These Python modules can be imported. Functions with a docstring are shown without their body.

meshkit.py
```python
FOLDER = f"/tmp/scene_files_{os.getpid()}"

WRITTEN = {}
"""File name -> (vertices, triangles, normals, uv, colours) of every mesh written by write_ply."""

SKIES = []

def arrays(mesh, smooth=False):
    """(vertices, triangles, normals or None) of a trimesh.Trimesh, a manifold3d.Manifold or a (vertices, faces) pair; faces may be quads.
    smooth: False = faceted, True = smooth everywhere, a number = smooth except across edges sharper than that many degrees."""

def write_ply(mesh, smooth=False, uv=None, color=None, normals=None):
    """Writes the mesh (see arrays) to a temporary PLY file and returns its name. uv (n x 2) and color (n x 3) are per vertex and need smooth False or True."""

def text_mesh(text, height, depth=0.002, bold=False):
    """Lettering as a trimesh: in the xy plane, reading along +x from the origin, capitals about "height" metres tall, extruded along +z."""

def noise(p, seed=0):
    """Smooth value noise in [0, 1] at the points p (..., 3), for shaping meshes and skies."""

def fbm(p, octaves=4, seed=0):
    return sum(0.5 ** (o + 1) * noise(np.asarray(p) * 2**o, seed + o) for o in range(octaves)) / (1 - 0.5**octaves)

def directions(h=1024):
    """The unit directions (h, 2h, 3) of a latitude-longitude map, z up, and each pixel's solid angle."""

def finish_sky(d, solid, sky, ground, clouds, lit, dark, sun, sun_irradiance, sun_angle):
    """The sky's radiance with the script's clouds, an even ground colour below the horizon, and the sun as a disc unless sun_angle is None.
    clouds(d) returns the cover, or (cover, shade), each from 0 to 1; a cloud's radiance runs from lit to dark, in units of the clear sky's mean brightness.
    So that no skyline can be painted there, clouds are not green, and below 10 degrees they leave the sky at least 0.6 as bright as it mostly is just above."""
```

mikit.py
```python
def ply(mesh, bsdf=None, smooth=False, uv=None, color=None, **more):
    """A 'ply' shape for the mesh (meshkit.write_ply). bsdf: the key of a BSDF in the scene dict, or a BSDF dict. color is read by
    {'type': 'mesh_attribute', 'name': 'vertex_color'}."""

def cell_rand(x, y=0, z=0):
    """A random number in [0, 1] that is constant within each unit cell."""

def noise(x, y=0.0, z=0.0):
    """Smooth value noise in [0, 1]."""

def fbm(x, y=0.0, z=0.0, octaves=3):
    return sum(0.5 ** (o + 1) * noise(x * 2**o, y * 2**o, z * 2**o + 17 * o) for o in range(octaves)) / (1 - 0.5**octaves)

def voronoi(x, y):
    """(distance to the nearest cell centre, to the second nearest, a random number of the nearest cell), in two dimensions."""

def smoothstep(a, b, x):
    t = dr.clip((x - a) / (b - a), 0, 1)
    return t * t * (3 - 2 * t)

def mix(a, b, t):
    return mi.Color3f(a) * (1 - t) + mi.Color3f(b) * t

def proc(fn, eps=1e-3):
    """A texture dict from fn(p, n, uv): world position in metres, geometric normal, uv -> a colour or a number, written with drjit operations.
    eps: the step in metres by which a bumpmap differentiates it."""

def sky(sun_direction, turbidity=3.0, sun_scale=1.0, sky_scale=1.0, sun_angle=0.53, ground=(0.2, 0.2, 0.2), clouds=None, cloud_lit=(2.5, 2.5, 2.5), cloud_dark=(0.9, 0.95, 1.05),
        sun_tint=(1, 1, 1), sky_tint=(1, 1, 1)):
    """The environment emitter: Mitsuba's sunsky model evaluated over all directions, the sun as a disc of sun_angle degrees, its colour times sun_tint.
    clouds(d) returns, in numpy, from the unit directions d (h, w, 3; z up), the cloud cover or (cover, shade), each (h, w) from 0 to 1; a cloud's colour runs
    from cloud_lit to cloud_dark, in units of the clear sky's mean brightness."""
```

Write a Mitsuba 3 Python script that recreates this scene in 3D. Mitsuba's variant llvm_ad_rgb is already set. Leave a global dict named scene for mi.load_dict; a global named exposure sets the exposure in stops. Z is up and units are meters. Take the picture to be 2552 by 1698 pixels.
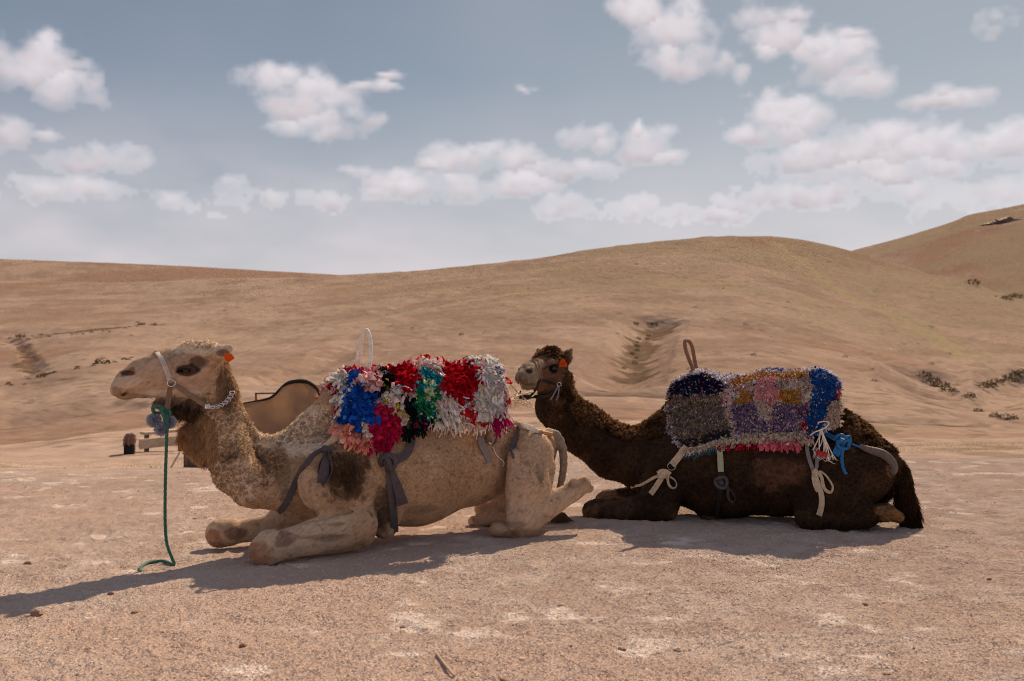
import math
import numpy as np, trimesh
from scipy.spatial import cKDTree
from scipy.interpolate import CubicSpline, PchipInterpolator
import mitsuba as mi, drjit as dr
import mikit, meshkit
from mikit import noise, fbm, smoothstep, mix, voronoi, cell_rand
T = mi.ScalarTransform4f
scene, labels = {}, {}

# ------------------------------------------------------------------ camera, sky, exposure
EYE = 1.4
scene['camera'] = {'type': 'thinlens', 'fov': 54.45, 'fov_axis': 'x', 'aperture_radius': 0.006, 'focus_distance': 7.3,
                   'near_clip': 0.05, 'far_clip': 6000.0,
                   'to_world': T().look_at(origin=[0, 0, EYE], target=[0, 10, EYE + 0.0917], up=[0, 0, 1])}
exposure = 2.12
SUN = (0.48, 1.0, 1.0)
PUFFS = [(-12.037, 13.791, 3.001, 1.551), (-14.054, 14.482, 1.451, 1.05), (-12.871, 14.779, 1.25, 0.875), (-10.352, 12.704, 2.126, 1.125), (-9.089, 12.868, 0.6, 0.75), (-15.108, 14.642, 0.75, 0.625), (-11.317, 12.196, 2.251, 0.7), (-26.022, 14.409, 2.376, 1.551), (-24.177, 13.437, 1.501, 1.2), (-27.023, 14.915, 1, 0.75), (-23.549, 14.643, 0.8, 0.35), (-26.825, 11.021, 1.2, 0.85), (7.497, 18.652, 2.001, 0.95), (9.454, 17.561, 2.126, 1.876), (10.425, 16.16, 1.501, 1.25), (11.869, 15.744, 0.7, 0.85), (12.586, 14.955, 0.6, 0.55), (9.089, 15.993, 1.501, 1), (14.124, 18.053, 1.751, 0.85), (14.945, 17.001, 1.551, 1.125), (14.359, 16.154, 0.8, 0.7), (16.105, 18.048, 0.85, 0.4), (18.161, 15.64, 2.376, 1.3), (19.394, 14.872, 1.501, 1.2), (17.481, 16.138, 1.25, 1), (19.948, 16.025, 0.75, 0.55), (19.394, 14.209, 1.501, 0.9), (18.947, 16.771, 1, 0.35), (25.881, 16.474, 1.1, 0.6), (23.612, 12.908, 1.701, 0.5), (23.297, 13.308, 0.7, 0.45), (4.157, 11.97, 1.551, 0.75), (5.026, 11.55, 0.7, 0.45), (7.743, 11.491, 1.3, 1.05), (8.967, 10.861, 0.9, 0.45), (7.497, 12.328, 0.35, 0.55), (15.178, 12.471, 2.301, 1.451), (16.796, 12.259, 1.501, 1.1), (12.824, 11.663, 0.95, 0.5), (14.945, 11.791, 1.751, 1), (19.059, 10.746, 3.751, 1.1), (22.341, 10.297, 4.001, 1.1), (26.083, 10.331, 2.751, 0.9), (20.827, 9.496, 5.002, 0.9), (17.024, 10.406, 3.001, 1), (-2.462, 10.741, 2.376, 0.85), (0.038, 10.751, 2.001, 0.85), (2.537, 10.137, 2.751, 0.65), (-4.455, 10.671, 0.95, 0.4), (-6.191, 9.364, 2.001, 0.85), (-3.21, 9.282, 3.001, 0.9), (0.038, 9.296, 2.001, 0.85), (-7.423, 8.978, 1, 0.6), (15.874, 8.477, 3.251, 0.9), (18.611, 8.702, 3.251, 1), (21.479, 8.205, 2.251, 0.9), (24.031, 7.943, 3.001, 0.9), (12.824, 7.995, 2.001, 0.55), (-8.894, 9.907, 0.9, 0.35), (-22.703, 10.047, 3.001, 0.75), (-20.542, 9.9, 1, 0.45), (-25.004, 11.079, 0.85, 0.25), (-15.573, 8.372, 1.1, 1), (-13.7, 8.276, 0.9, 0.5), (-10.835, 8.221, 1.751, 0.6), (-17.867, 7.923, 1.751, 0.75), (-20.98, 8.461, 1.501, 0.6), (-23.128, 8.335, 2.251, 0.8), (-25.82, 8.161, 3.001, 0.85), (-8.16, 14.65, 1.751, 0.325), (-6.684, 15.345, 0.8, 0.225), (0.788, 14.721, 0.65, 0.225), (3.036, 8.063, 1.751, 0.75), (6.512, 8.023, 3.251, 0.75), (9.454, 7.724, 1.751, 0.65), (11.389, 7.436, 2.001, 0.6)]


def clouds(d):
    az = np.degrees(np.arctan2(d[..., 0], d[..., 1])); el = np.degrees(np.arcsin(np.clip(d[..., 2], -1, 1)))
    q = np.stack([az / 5.0, el / 4.0, 0 * az], -1)
    n = meshkit.fbm(q * 3.4, 4, 3); n2 = np.full(n.shape, .5); warp = np.zeros(n.shape)
    f = np.full(az.shape, -9.0); base = np.zeros(az.shape); top = np.full(az.shape, -9.0)
    front = (np.abs(az) < 34) & (el < 24)
    n2[front] = meshkit.fbm(q[front] * 9.5 + 7.7, 4, 9); warp[front] = meshkit.fbm(q[front] * 2.6 + 3, 3, 5) - .5
    A, E, W, W2 = az[front], el[front], warp[front], n2[front]
    g = np.full(A.shape, -9.0); rel = np.zeros(A.shape)
    for (a, e, rx, ry) in PUFFS:
        x = (A - a + 1.3 * W) / (rx * 1.25); y = (E - e + .9 * W) / (ry * 1.25)
        y = np.where(y < 0, y * 1.25, y)
        v = 1 - x * x - y * y - (.38 if a < -9 and e < 10.5 else .22 if e < 9 else 0)      # the low banks are thinner
        rel = np.where(v > g, y, rel); g = np.maximum(g, v)
    f[front] = g; top[front] = rel
    # elsewhere cumulus goes on, thickened out of view to add fill light
    p = np.stack([az / 16.0, el / 9.0, 0 * az], -1)
    m = (meshkit.fbm(p + 20, 5, 21) - .47) * 5.0
    ease = lambda t: np.clip(t, 0, 1) ** 2 * (3 - 2 * np.clip(t, 0, 1))
    k = ease((34 - np.abs(az)) / 6) * ease((24 - el) / 4)
    f = np.where(front, np.maximum(f, -1.5), 0) * k + m * (1 - k)
    edge = f + (n - .5) * 1.9 + (n2 - .5) * 1.3 * k
    cover = np.clip((edge + .12) / 1.4, 0, 1); cover = cover * cover * (3 - 2 * cover) * .93
    low = np.clip((15.5 - el) / 15.5, 0, 1)                     # towards the horizon the layers of thin cloud close up
    veil = np.clip(low ** 1.3 * 1.22, 0, 1) * (.86 + .9 * (meshkit.fbm(q * [1.2, 2.6, 1] + 5, 5, 61) - .5)) + .10 * np.clip(meshkit.fbm(q * .55 + 11, 4, 31) * 2 - .8, 0, 1)
    shade = np.clip(.42 - .55 * np.maximum(top, -1) * (f > -.5) * k + .9 * (n2 - .5) * k, 0, 1)
    c = 1 - (1 - cover * (1 - .2 * low)) * (1 - np.clip(veil, 0, .95))
    return np.clip(c, 0, 1), np.where(cover > .04, shade * np.clip(cover * 1.6, 0, 1), .5)


scene['sky'] = mikit.sky(SUN, turbidity=2.6, sun_scale=0.92, sky_scale=0.56, clouds=clouds, ground=(.30, .22, .17),
                         cloud_lit=(4.75, 4.43, 4.60), cloud_dark=(3.0, 2.66, 2.82), sky_tint=(1.07, .905, .78), sun_tint=(1.0, .945, .895))

# ------------------------------------------------------------------ helpers


def put(key, mesh, bsdf, smooth=False, color=None, uv=None, label=None, category=None, group=None, kind=None):
    k, n = key, 0
    while k in scene:
        n += 1; k = f'{key}_{n:03d}'
    scene[k] = mikit.ply(mesh, bsdf, smooth=smooth, color=color, uv=uv)
    tag(k, label, category, group, kind)
    return k


def tag(k, label=None, category=None, group=None, kind=None):
    d = {a: b for a, b in (('label', label), ('category', category), ('group', group), ('kind', kind)) if b}
    if d:
        labels[k] = d


def unit(v):
    v = np.asarray(v, float); return v / np.maximum(np.linalg.norm(v, axis=-1, keepdims=True), 1e-9)


def spline(pts, n):
    pts = np.asarray(pts, float)
    if len(pts) == 2:
        return pts[0] + (pts[1] - pts[0]) * np.linspace(0, 1, n)[:, None]
    s = np.r_[0, np.cumsum(np.linalg.norm(np.diff(pts, axis=0), axis=1))]
    return CubicSpline(s, pts)(np.linspace(0, s[-1], n))


def tube(pts, r, n=24, sides=10, twist=0.0, bump=0.0):
    """a round bar along a smooth path; twist/bump give rope strands or windings"""
    p = spline(pts, n) if n else np.asarray(pts, float); n = len(p)
    t = unit(np.gradient(p, axis=0)); a = np.zeros_like(t)
    a[0] = unit(np.cross(t[0], [0, 0, 1.0] if abs(t[0, 2]) < .9 else [1.0, 0, 0]))
    for i in range(1, n):
        a[i] = unit(a[i - 1] - t[i] * (a[i - 1] @ t[i]))
    b = np.cross(t, a); s = np.r_[0, np.cumsum(np.linalg.norm(np.diff(p, axis=0), axis=1))]
    r = np.interp(np.linspace(0, 1, n), np.linspace(0, 1, len(np.atleast_1d(r))), np.atleast_1d(r))
    ang = np.arange(sides) * 2 * np.pi / sides
    rr = r[:, None] * (1 + bump * np.cos(3 * (ang[None] + twist * s[:, None])) if twist else np.ones((1, sides)))
    v = p[:, None] + rr[..., None] * (np.cos(ang)[None, :, None] * a[:, None] + np.sin(ang)[None, :, None] * b[:, None])
    i, j = np.meshgrid(np.arange(n - 1), np.arange(sides), indexing='ij'); k = (j + 1) % sides
    q = np.stack([i * sides + j, i * sides + k, (i + 1) * sides + k, (i + 1) * sides + j], -1).reshape(-1, 4)
    v = np.vstack([v.reshape(-1, 3), p[:1], p[-1:]])
    j = np.arange(sides); k = (j + 1) % sides; e = (n - 1) * sides
    f = np.vstack([q[:, :3], q[:, [0, 2, 3]], np.stack([k, j, 0 * j + n * sides], 1), np.stack([e + j, e + k, 0 * j + n * sides + 1], 1)])
    return trimesh.Trimesh(v, f, process=False)


def ribbon(pts, width, normal, thick=.004, n=30, roll=0.0):
    """a flat strap along a smooth path; normal: which way its face looks (one vector or one per control point)"""
    p = spline(pts, n); t = unit(np.gradient(p, axis=0))
    nn = np.asarray(normal, float)
    nn = np.broadcast_to(nn, p.shape) if nn.ndim == 1 else np.stack([np.interp(np.linspace(0, 1, n), np.linspace(0, 1, len(nn)), nn[:, k]) for k in range(3)], 1)
    nn = unit(nn - t * (nn * t).sum(1, keepdims=True)); sd = np.cross(t, nn)
    if np.any(roll):
        a = np.interp(np.linspace(0, 1, n), np.linspace(0, 1, len(np.atleast_1d(roll))), np.atleast_1d(roll))[:, None]
        nn, sd = nn * np.cos(a) + sd * np.sin(a), sd * np.cos(a) - nn * np.sin(a)
    wd = np.interp(np.linspace(0, 1, n), np.linspace(0, 1, len(np.atleast_1d(width))), np.atleast_1d(width))[:, None] / 2
    c = thick / 2; rim = [(-1, -.6), (-.9, -1), (0, -1.25), (.9, -1), (1, -.6), (1, .6), (.9, 1), (0, 1.25), (-.9, 1), (-1, .6)]
    v = np.stack([p + sd * wd * x + nn * c * y for x, y in rim], 1); m = len(rim)
    i, j = np.meshgrid(np.arange(n - 1), np.arange(m), indexing='ij'); k = (j + 1) % m
    q = np.stack([i * m + j, i * m + k, (i + 1) * m + k, (i + 1) * m + j], -1).reshape(-1, 4)
    cap = [[0, k, k + 1] for k in range(1, m - 1)]; e = (n - 1) * m
    f = np.vstack([q[:, :3], q[:, [0, 2, 3]], cap, [[e, e + k + 1, e + k] for k in range(1, m - 1)]])
    return trimesh.Trimesh(v.reshape(-1, 3), f, process=False)


def cat(ms):
    return trimesh.util.concatenate([trimesh.Trimesh(m.vertices, m.faces, process=False) for m in ms])


def lump(center, r, seed=0, amp=.25, sub=3, freq=2.0, scale=(1, 1, 1)):
    m = trimesh.creation.icosphere(subdivisions=sub); v = m.vertices
    k = 1 + amp * 2 * (meshkit.fbm(v * freq + seed * 7.3, 3, seed) - .5)
    return trimesh.Trimesh(v * k[:, None] * r * np.asarray(scale) + np.asarray(center), m.faces, process=False)


def box(center, size, bevel=.006, rotz=0.0, tilt=None):
    import manifold3d
    s = np.asarray(size) / 2 - bevel
    pts = [[x * s[0] + a, y * s[1] + b, z * s[2] + c] for x in (-1, 1) for y in (-1, 1) for z in (-1, 1) for a, b, c in ((x * bevel, 0, 0), (0, y * bevel, 0), (0, 0, z * bevel))]
    m = manifold3d.Manifold.hull_points(np.array(pts)).to_mesh()
    v = np.asarray(m.vert_properties[:, :3], float)
    if tilt is not None:
        v = trimesh.transform_points(v, trimesh.transformations.rotation_matrix(tilt[0], tilt[1]))
    v = trimesh.transform_points(v, trimesh.transformations.rotation_matrix(rotz, [0, 0, 1]))
    return trimesh.Trimesh(v + np.asarray(center), np.asarray(m.tri_verts), process=False)


def diffuse(rgb):
    return {'type': 'twosided', 'bsdf': {'type': 'diffuse', 'reflectance': {'type': 'rgb', 'value': list(rgb)}}}


def vert(k=1.0):
    return {'type': 'mesh_attribute', 'name': 'vertex_color'}


scene['coat_material'] = {'type': 'twosided', 'bsdf': {'type': 'principled', 'base_color': vert(), 'roughness': .85, 'specular': .08}}
scene['hair_material'] = {'type': 'principledthin', 'base_color': vert(), 'roughness': .7, 'diff_trans': 1.1, 'eta': 1.15}
scene['rag_material'] = {'type': 'principledthin', 'base_color': vert(), 'roughness': .95, 'diff_trans': .4, 'eta': 1.04}
scene['cloth_material'] = {'type': 'twosided', 'bsdf': {'type': 'principled', 'base_color': vert(), 'roughness': .8, 'specular': .2}}


def weave(c, amp=.35, scale=420.0, grit=60.0):
    """woven strap or rope: threads a little lighter and darker than their colour, with dirt in patches"""
    c = np.asarray(c, float)

    def f(p, n, uv):
        k = 1 + amp * (noise(p.x * scale, p.y * scale, p.z * scale) - .5) + .5 * (fbm(p.x * grit, p.y * grit, p.z * grit) - .5)
        return mi.Color3f(*[float(x) for x in c]) * k
    return {'type': 'twosided', 'bsdf': {'type': 'principled', 'base_color': mikit.proc(f), 'roughness': .7, 'specular': .3}}


# ------------------------------------------------------------------ terrain: heights along bearings, metres
BEARINGS = [
    [(-7.221, 11.5, 0), (-10.046, 16, -0.346), (-18.837, 30, -0.957), (-28.255, 45, -0.564), (-43.952, 70, 0.025), (-69.068, 110, 2.6), (-113.021, 180, 9.65), (-163.252, 260, 18.423), (-207.204, 330, 21.134)],
    [(-5.916, 11.5, 0), (-8.23, 16, -0.367), (-15.432, 30, -0.957), (-23.148, 45, -0.505), (-36.008, 70, -0.036), (-56.584, 110, 2.84), (-92.593, 180, 10.278), (-133.745, 260, 19.445), (-169.753, 330, 21.998)],
    [(-4.661, 11.5, 0), (-6.485, 16, -0.353), (-12.158, 30, -0.695), (-18.643, 46, 0.195), (-29.18, 72, 1.086), (-44.581, 110, 3.801), (-70.924, 175, 10.184), (-97.268, 240, 17.637), (-133.743, 330, 21.134)],
    [(-3.406, 11.5, 0), (-4.739, 16, -0.339), (-8.885, 30, -0.63), (-13.327, 45, -0.073), (-22.212, 75, 1.073), (-33.17, 112, 4.333), (-53.309, 180, 11.85), (-66.636, 225, 17.605), (-97.732, 330, 21.134)],
    [(-1.916, 11.6, -0.003), (-2.643, 16, -0.311), (-4.956, 30, -0.564), (-7.435, 45, -0.112), (-12.887, 78, 1.57), (-19.825, 120, 5.747), (-31.39, 190, 14.089), (-35.521, 215, 17.541), (-54.52, 330, 19.405)],
    [(0.112, 11.9, 0.003), (0.15, 16, -0.276), (0.282, 30, -0.499), (0.45, 48, -0.004), (0.751, 80, 1.994), (1.126, 120, 6.795), (1.689, 180, 15.621), (1.99, 212, 20.277), (3.097, 330, 19.405)],
    [(1.481, 12.5, 0.009), (1.896, 16, -0.227), (3.555, 30, -0.433), (5.925, 50, 0.025), (9.718, 82, 2.438), (15.406, 130, 8.72), (22.516, 190, 19.728), (25.124, 212, 23.886), (39.107, 330, 25.167)],
    [(3.027, 13.3, 0.001), (3.642, 16, -0.143), (7.284, 32, -0.695), (11.837, 52, 0.379), (19.121, 84, 2.867), (30.73, 135, 9.826), (44.388, 195, 21.743), (49.168, 216, 25.913), (75.118, 330, 25.167)],
    [(4.841, 13.5, 0.003), (5.737, 16, -0.129), (12.192, 34, -0.93), (20.08, 56, -0.531), (31.555, 88, 1.592), (50.201, 140, 7.328), (68.13, 190, 15.747), (76.735, 214, 19.988), (118.33, 330, 17.965)],
    [(5.901, 13.5, 0.003), (6.994, 16, -0.129), (14.863, 34, -1.019), (23.606, 54, -0.957), (38.469, 88, 0.44), (59.015, 135, 5.23), (76.5, 175, 12.17), (86.555, 198, 16.006), (144.258, 330, 13.644)],
    [(6.944, 13.5, 0.003), (8.23, 16, -0.129), (16.461, 32, -1.044), (25.72, 50, -1.437), (41.152, 80, -0.59), (61.729, 120, 2.709), (82.305, 160, 7.476), (95.165, 185, 10.686), (169.753, 330, 7.882)],
    [(8.494, 13.5, 0.003), (10.067, 16, -0.129), (20.134, 32, -1.114), (31.46, 50, -1.765), (50.336, 80, -1.568), (75.504, 120, 0.091), (100.672, 160, 3.495), (116.402, 185, 5.841), (207.636, 330, 2.12)]]
GULLIES = [  # path, half width, depth in metres: cut into the slopes by rain
    ([(14.608, 98, 4.694), (12.63, 90, 3.639), (10.589, 81, 2.284), (8.723, 70, 0.942), (6.849, 60, 0.221), (5.122, 49, -0.204)], 2.2, 1.0),
    ([(8.139, 58, 0.261), (8.016, 63, 0.575), (8.723, 70, 0.942)], 1.2, 0.50),
    ([(-54.613, 108, 2.814), (-48.358, 98, 1.614), (-35.643, 74, 0.108), (-29.512, 62, -0.305)], .7, .35),
    ([(-54.107, 107, 2.568), (-49.899, 108, 2.956), (-45.127, 109, 3.303), (-43.331, 113, 4.014), (-41.643, 118, 4.49)], .7, .25),
    ([(31.233, 76, -0.358), (27.419, 64, -0.835), (23.299, 52, -1.029), (26.908, 57, -0.964), (32.597, 66, -0.761), (44.053, 84, -0.323)], 3.0, 1.30),
    ([(23.299, 52, -1.029), (21.113, 46, -1.21), (19.892, 41, -1.338), (19.081, 37, -1.297)], 2.2, 0.40),
    ([(31.171, 88, 1.592), (28.017, 72, -0.014), (24.919, 60, -0.826)], .8, 0.25), ([(40.924, 104, 2.989), (36.72, 84, 0.483), (31.156, 66, -0.761)], .8, 0.30),
    ([(54.278, 128, 5.032), (46.77, 100, 1.618), (40.21, 80, -0.171)], 1.0, 0.35), ([(40.612, 108, 3.521), (37.808, 92, 1.601), (32.103, 72, -0.329)], .7, 0.23),
    ([(-12.794, 60, 0.352), (-12.056, 66, 0.68), (-12.887, 78, 1.57), (-12.169, 80, 1.924)], 1.6, 0.45), ([(-11.214, 46, -0.106), (-12.114, 58, 0.261), (-11.508, 63, 0.493)], 1.0, 0.40),
    ([(3.678, 44, -1.097), (4.965, 43.5, -1.125), (6.597, 43, -1.322)], 2.2, .75), ([(11.652, 36, -1.067), (12.575, 35.5, -1.126), (13.969, 35.5, -1.095), (15.3, 35, -1.151)], 1.6, .5), ([(-16.687, 33, -1.049), (-15.857, 34, -0.93), (-14.949, 35, -0.937)], 1.6, .4), ([(-29.157, 108, 3.521), (-19.165, 116, 4.944), (-10.908, 140, 8.427)], 1.5, 0.25)]


def bearing_height():
    cols = [np.array(b) for b in BEARINGS]
    tx = np.array([c[0, 0] / c[0, 1] for c in cols])
    Y = np.geomspace(10, 460, 240)
    Z = np.empty((len(cols), len(Y)))
    for i, c in enumerate(cols):
        y = np.r_[8.0, c[0, 1] * .93, c[:, 1], 470.0]; z = np.r_[0.0, 0.0, c[:, 2], c[-1, 2] - 4]
        z[2] = -.03
        Z[i] = PchipInterpolator(np.log(y), z)(np.log(Y))
    from scipy.interpolate import RegularGridInterpolator
    tt = np.linspace(tx[0], tx[-1], 160)
    Zs = np.stack([PchipInterpolator(tx, Z[:, j])(tt) for j in range(len(Y))], 1)
    return RegularGridInterpolator((tt, np.log(Y)), Zs, bounds_error=False, fill_value=None), tx[0], tx[-1]


_dem, _t0, _t1 = bearing_height()
_cuts = [(spline(np.array(g)[:, :2], 40), wd, dp) for g, wd, dp in GULLIES]


def land(x, y):
    """height of the ground at x, y"""
    r = np.hypot(x, y); az = np.arctan2(x, y)
    t = np.clip(np.tan(np.clip(az, -1.2, 1.2)), _t0 + 1e-3, _t1 - 1e-3)
    ye = np.clip(r * np.cos(np.arctan(t)), 10.01, 455)
    z = np.where(r * np.cos(np.arctan(t)) < 10.02, 0.0, _dem(np.stack([t, np.log(ye)], -1)))
    P = np.stack([x, y, 0 * x], -1)
    far = np.clip((r - 13) / 45, 0, 1)
    z = z + far * ((meshkit.fbm(P / 30 + 5, 3, 2) - .5) * (1.5 - .8 * np.clip((r - 120) / 60, 0, 1)) + (meshkit.fbm(P / 7 + 9, 3, 4) - .5) * .55) + np.clip((r - 12.5) / 4, 0, 1) * ((meshkit.fbm(P / 1.6, 4, 6) - .5) * .16 + (meshkit.fbm(P / 4.5 + 2, 2, 8) - .5) * .2)
    q = np.stack([x, y], -1).reshape(-1, 2); cut = np.zeros(len(q))
    for path, wd, dp in _cuts:
        c0, c1 = path.min(0) - 4 * wd, path.max(0) + 4 * wd
        i = np.where(((q > c0) & (q < c1)).all(1))[0]
        if len(i):
            d, _ = cKDTree(path).query(q[i])
            d = d * (1 + .35 * (meshkit.fbm(np.c_[q[i] / (wd * 1.5), 0 * d], 3, 12) - .5))
            cut[i] = np.maximum(cut[i], dp * np.clip(1.25 - d / wd, 0, 1) ** .8)
    return z - cut.reshape(x.shape)


_rp = np.random.default_rng(4)
_prints = cKDTree(np.c_[_rp.uniform(-6, 6, 420), _rp.uniform(3.2, 12, 420)])


def soil(x, y):
    """small relief of the trampled ground near the camels"""
    P = np.stack([x, y, 0 * x], -1)
    r = np.hypot(x, y); k = np.clip((15 - r) / 3, 0, 1)
    hoof, j = _prints.query(np.stack([np.ravel(x), np.ravel(y)], -1)); size = .055 + .045 * ((j * 37) % 10) / 10
    hoof = (hoof / size * (1 + .5 * (meshkit.noise(np.stack([np.ravel(x), np.ravel(y), 0 * np.ravel(x)], -1) * 14, 46) - .5))).reshape(np.shape(x))
    hoof = .007 * np.exp(-((hoof - 1.15) / .22) ** 2) - .012 * np.clip(1.1 - hoof, 0, 1)
    return k * (hoof + (meshkit.fbm(P * 1.1, 3, 40) - .5) * .035 + (meshkit.fbm(P * 7, 3, 41) - .5) * .016 + np.clip(meshkit.fbm(P * 24, 3, 42) - .42, 0, 1) * .019 + (meshkit.noise(P * 75, 43) - .5) * .0055)


def build_terrain():
    a = np.radians(np.r_[np.linspace(-180, -34, 50)[:-1], np.linspace(-34, 34, 700), np.linspace(34, 180, 50)[1:]])
    r = np.r_[np.geomspace(.4, 3.2, 16)[:-1], np.geomspace(3.2, 14.5, 300)[:-1], np.geomspace(14.5, 60, 100)[:-1], np.geomspace(60, 225, 180)[:-1], np.geomspace(225, 455, 30)]
    R, A = np.meshgrid(r, a, indexing='ij')
    x, y = R * np.sin(A), R * np.cos(A)
    front = np.clip((np.radians(70) - np.abs(A)) / np.radians(34), 0, 1)
    front = front * front * (3 - 2 * front)
    z = land(x, y) * front + (1 - front) * 0.6 * (meshkit.fbm(np.stack([x, y, 0 * x], -1) / 30, 3, 77) - .5) * np.clip((R - 6) / 30, 0, 1) + soil(x, y)
    v = np.stack([x, y, z], -1).reshape(-1, 3); n = len(a)
    i, j = np.meshgrid(np.arange(len(r) - 1), np.arange(n - 1), indexing='ij')
    q = np.stack([i * n + j, (i + 1) * n + j, (i + 1) * n + j + 1, i * n + j + 1], -1).reshape(-1, 4)
    centre = np.stack([[0, 0, float(z[0].mean())]]); k = np.arange(n - 1)
    cap = np.stack([0 * k + len(v), k, k + 1], 1)
    f = np.vstack([q[:, :3], q[:, [0, 2, 3]], cap])
    f = f[:, ::-1]
    v = np.vstack([v, centre])
    m = trimesh.Trimesh(v, f, process=False)
    nrm = meshkit.arrays(m, True)[2]
    if nrm[:, 2].mean() < 0:
        f = f[:, ::-1]
    rr = np.hypot(*v[f].mean(1)[:, :2].T)
    return v, f, rr < 14.5


def keep(v, f, mask):
    u, inv = np.unique(f[mask], return_inverse=True)
    return trimesh.Trimesh(v[u], inv.reshape(-1, 3), process=False)


def ground_color(p, n, uv):
    big = fbm(p.x * .8, p.y * .8, 3.0, 3)
    mid = fbm(p.x * 5, p.y * 5, 1.0, 4)
    grain = noise(p.x * 160, p.y * 160, p.z * 160)
    fine = noise(p.x * 420, p.y * 420, p.z * 420)
    c = mix((.415, .312, .264), (.475, .377, .326), smoothstep(.35, .65, mid))
    c = mix(c, (.465, .338, .278), smoothstep(.45, .7, big) * .7)
    dust = smoothstep(.62, .72, fbm(p.x * 3.6 + 40, p.y * 4.6, 7.0, 4) * .7 + .3 * mid)
    c = mix(c, (.68, .575, .52), dust * .8)
    c = c * (.74 + .32 * grain + .22 * fine)
    return c


def ground_bump(p, n, uv):
    return (noise(p.x * 90, p.y * 90, p.z * 90) - .5) * .012 + (noise(p.x * 210, p.y * 210, p.z * 210) - .5) * .006


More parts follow.
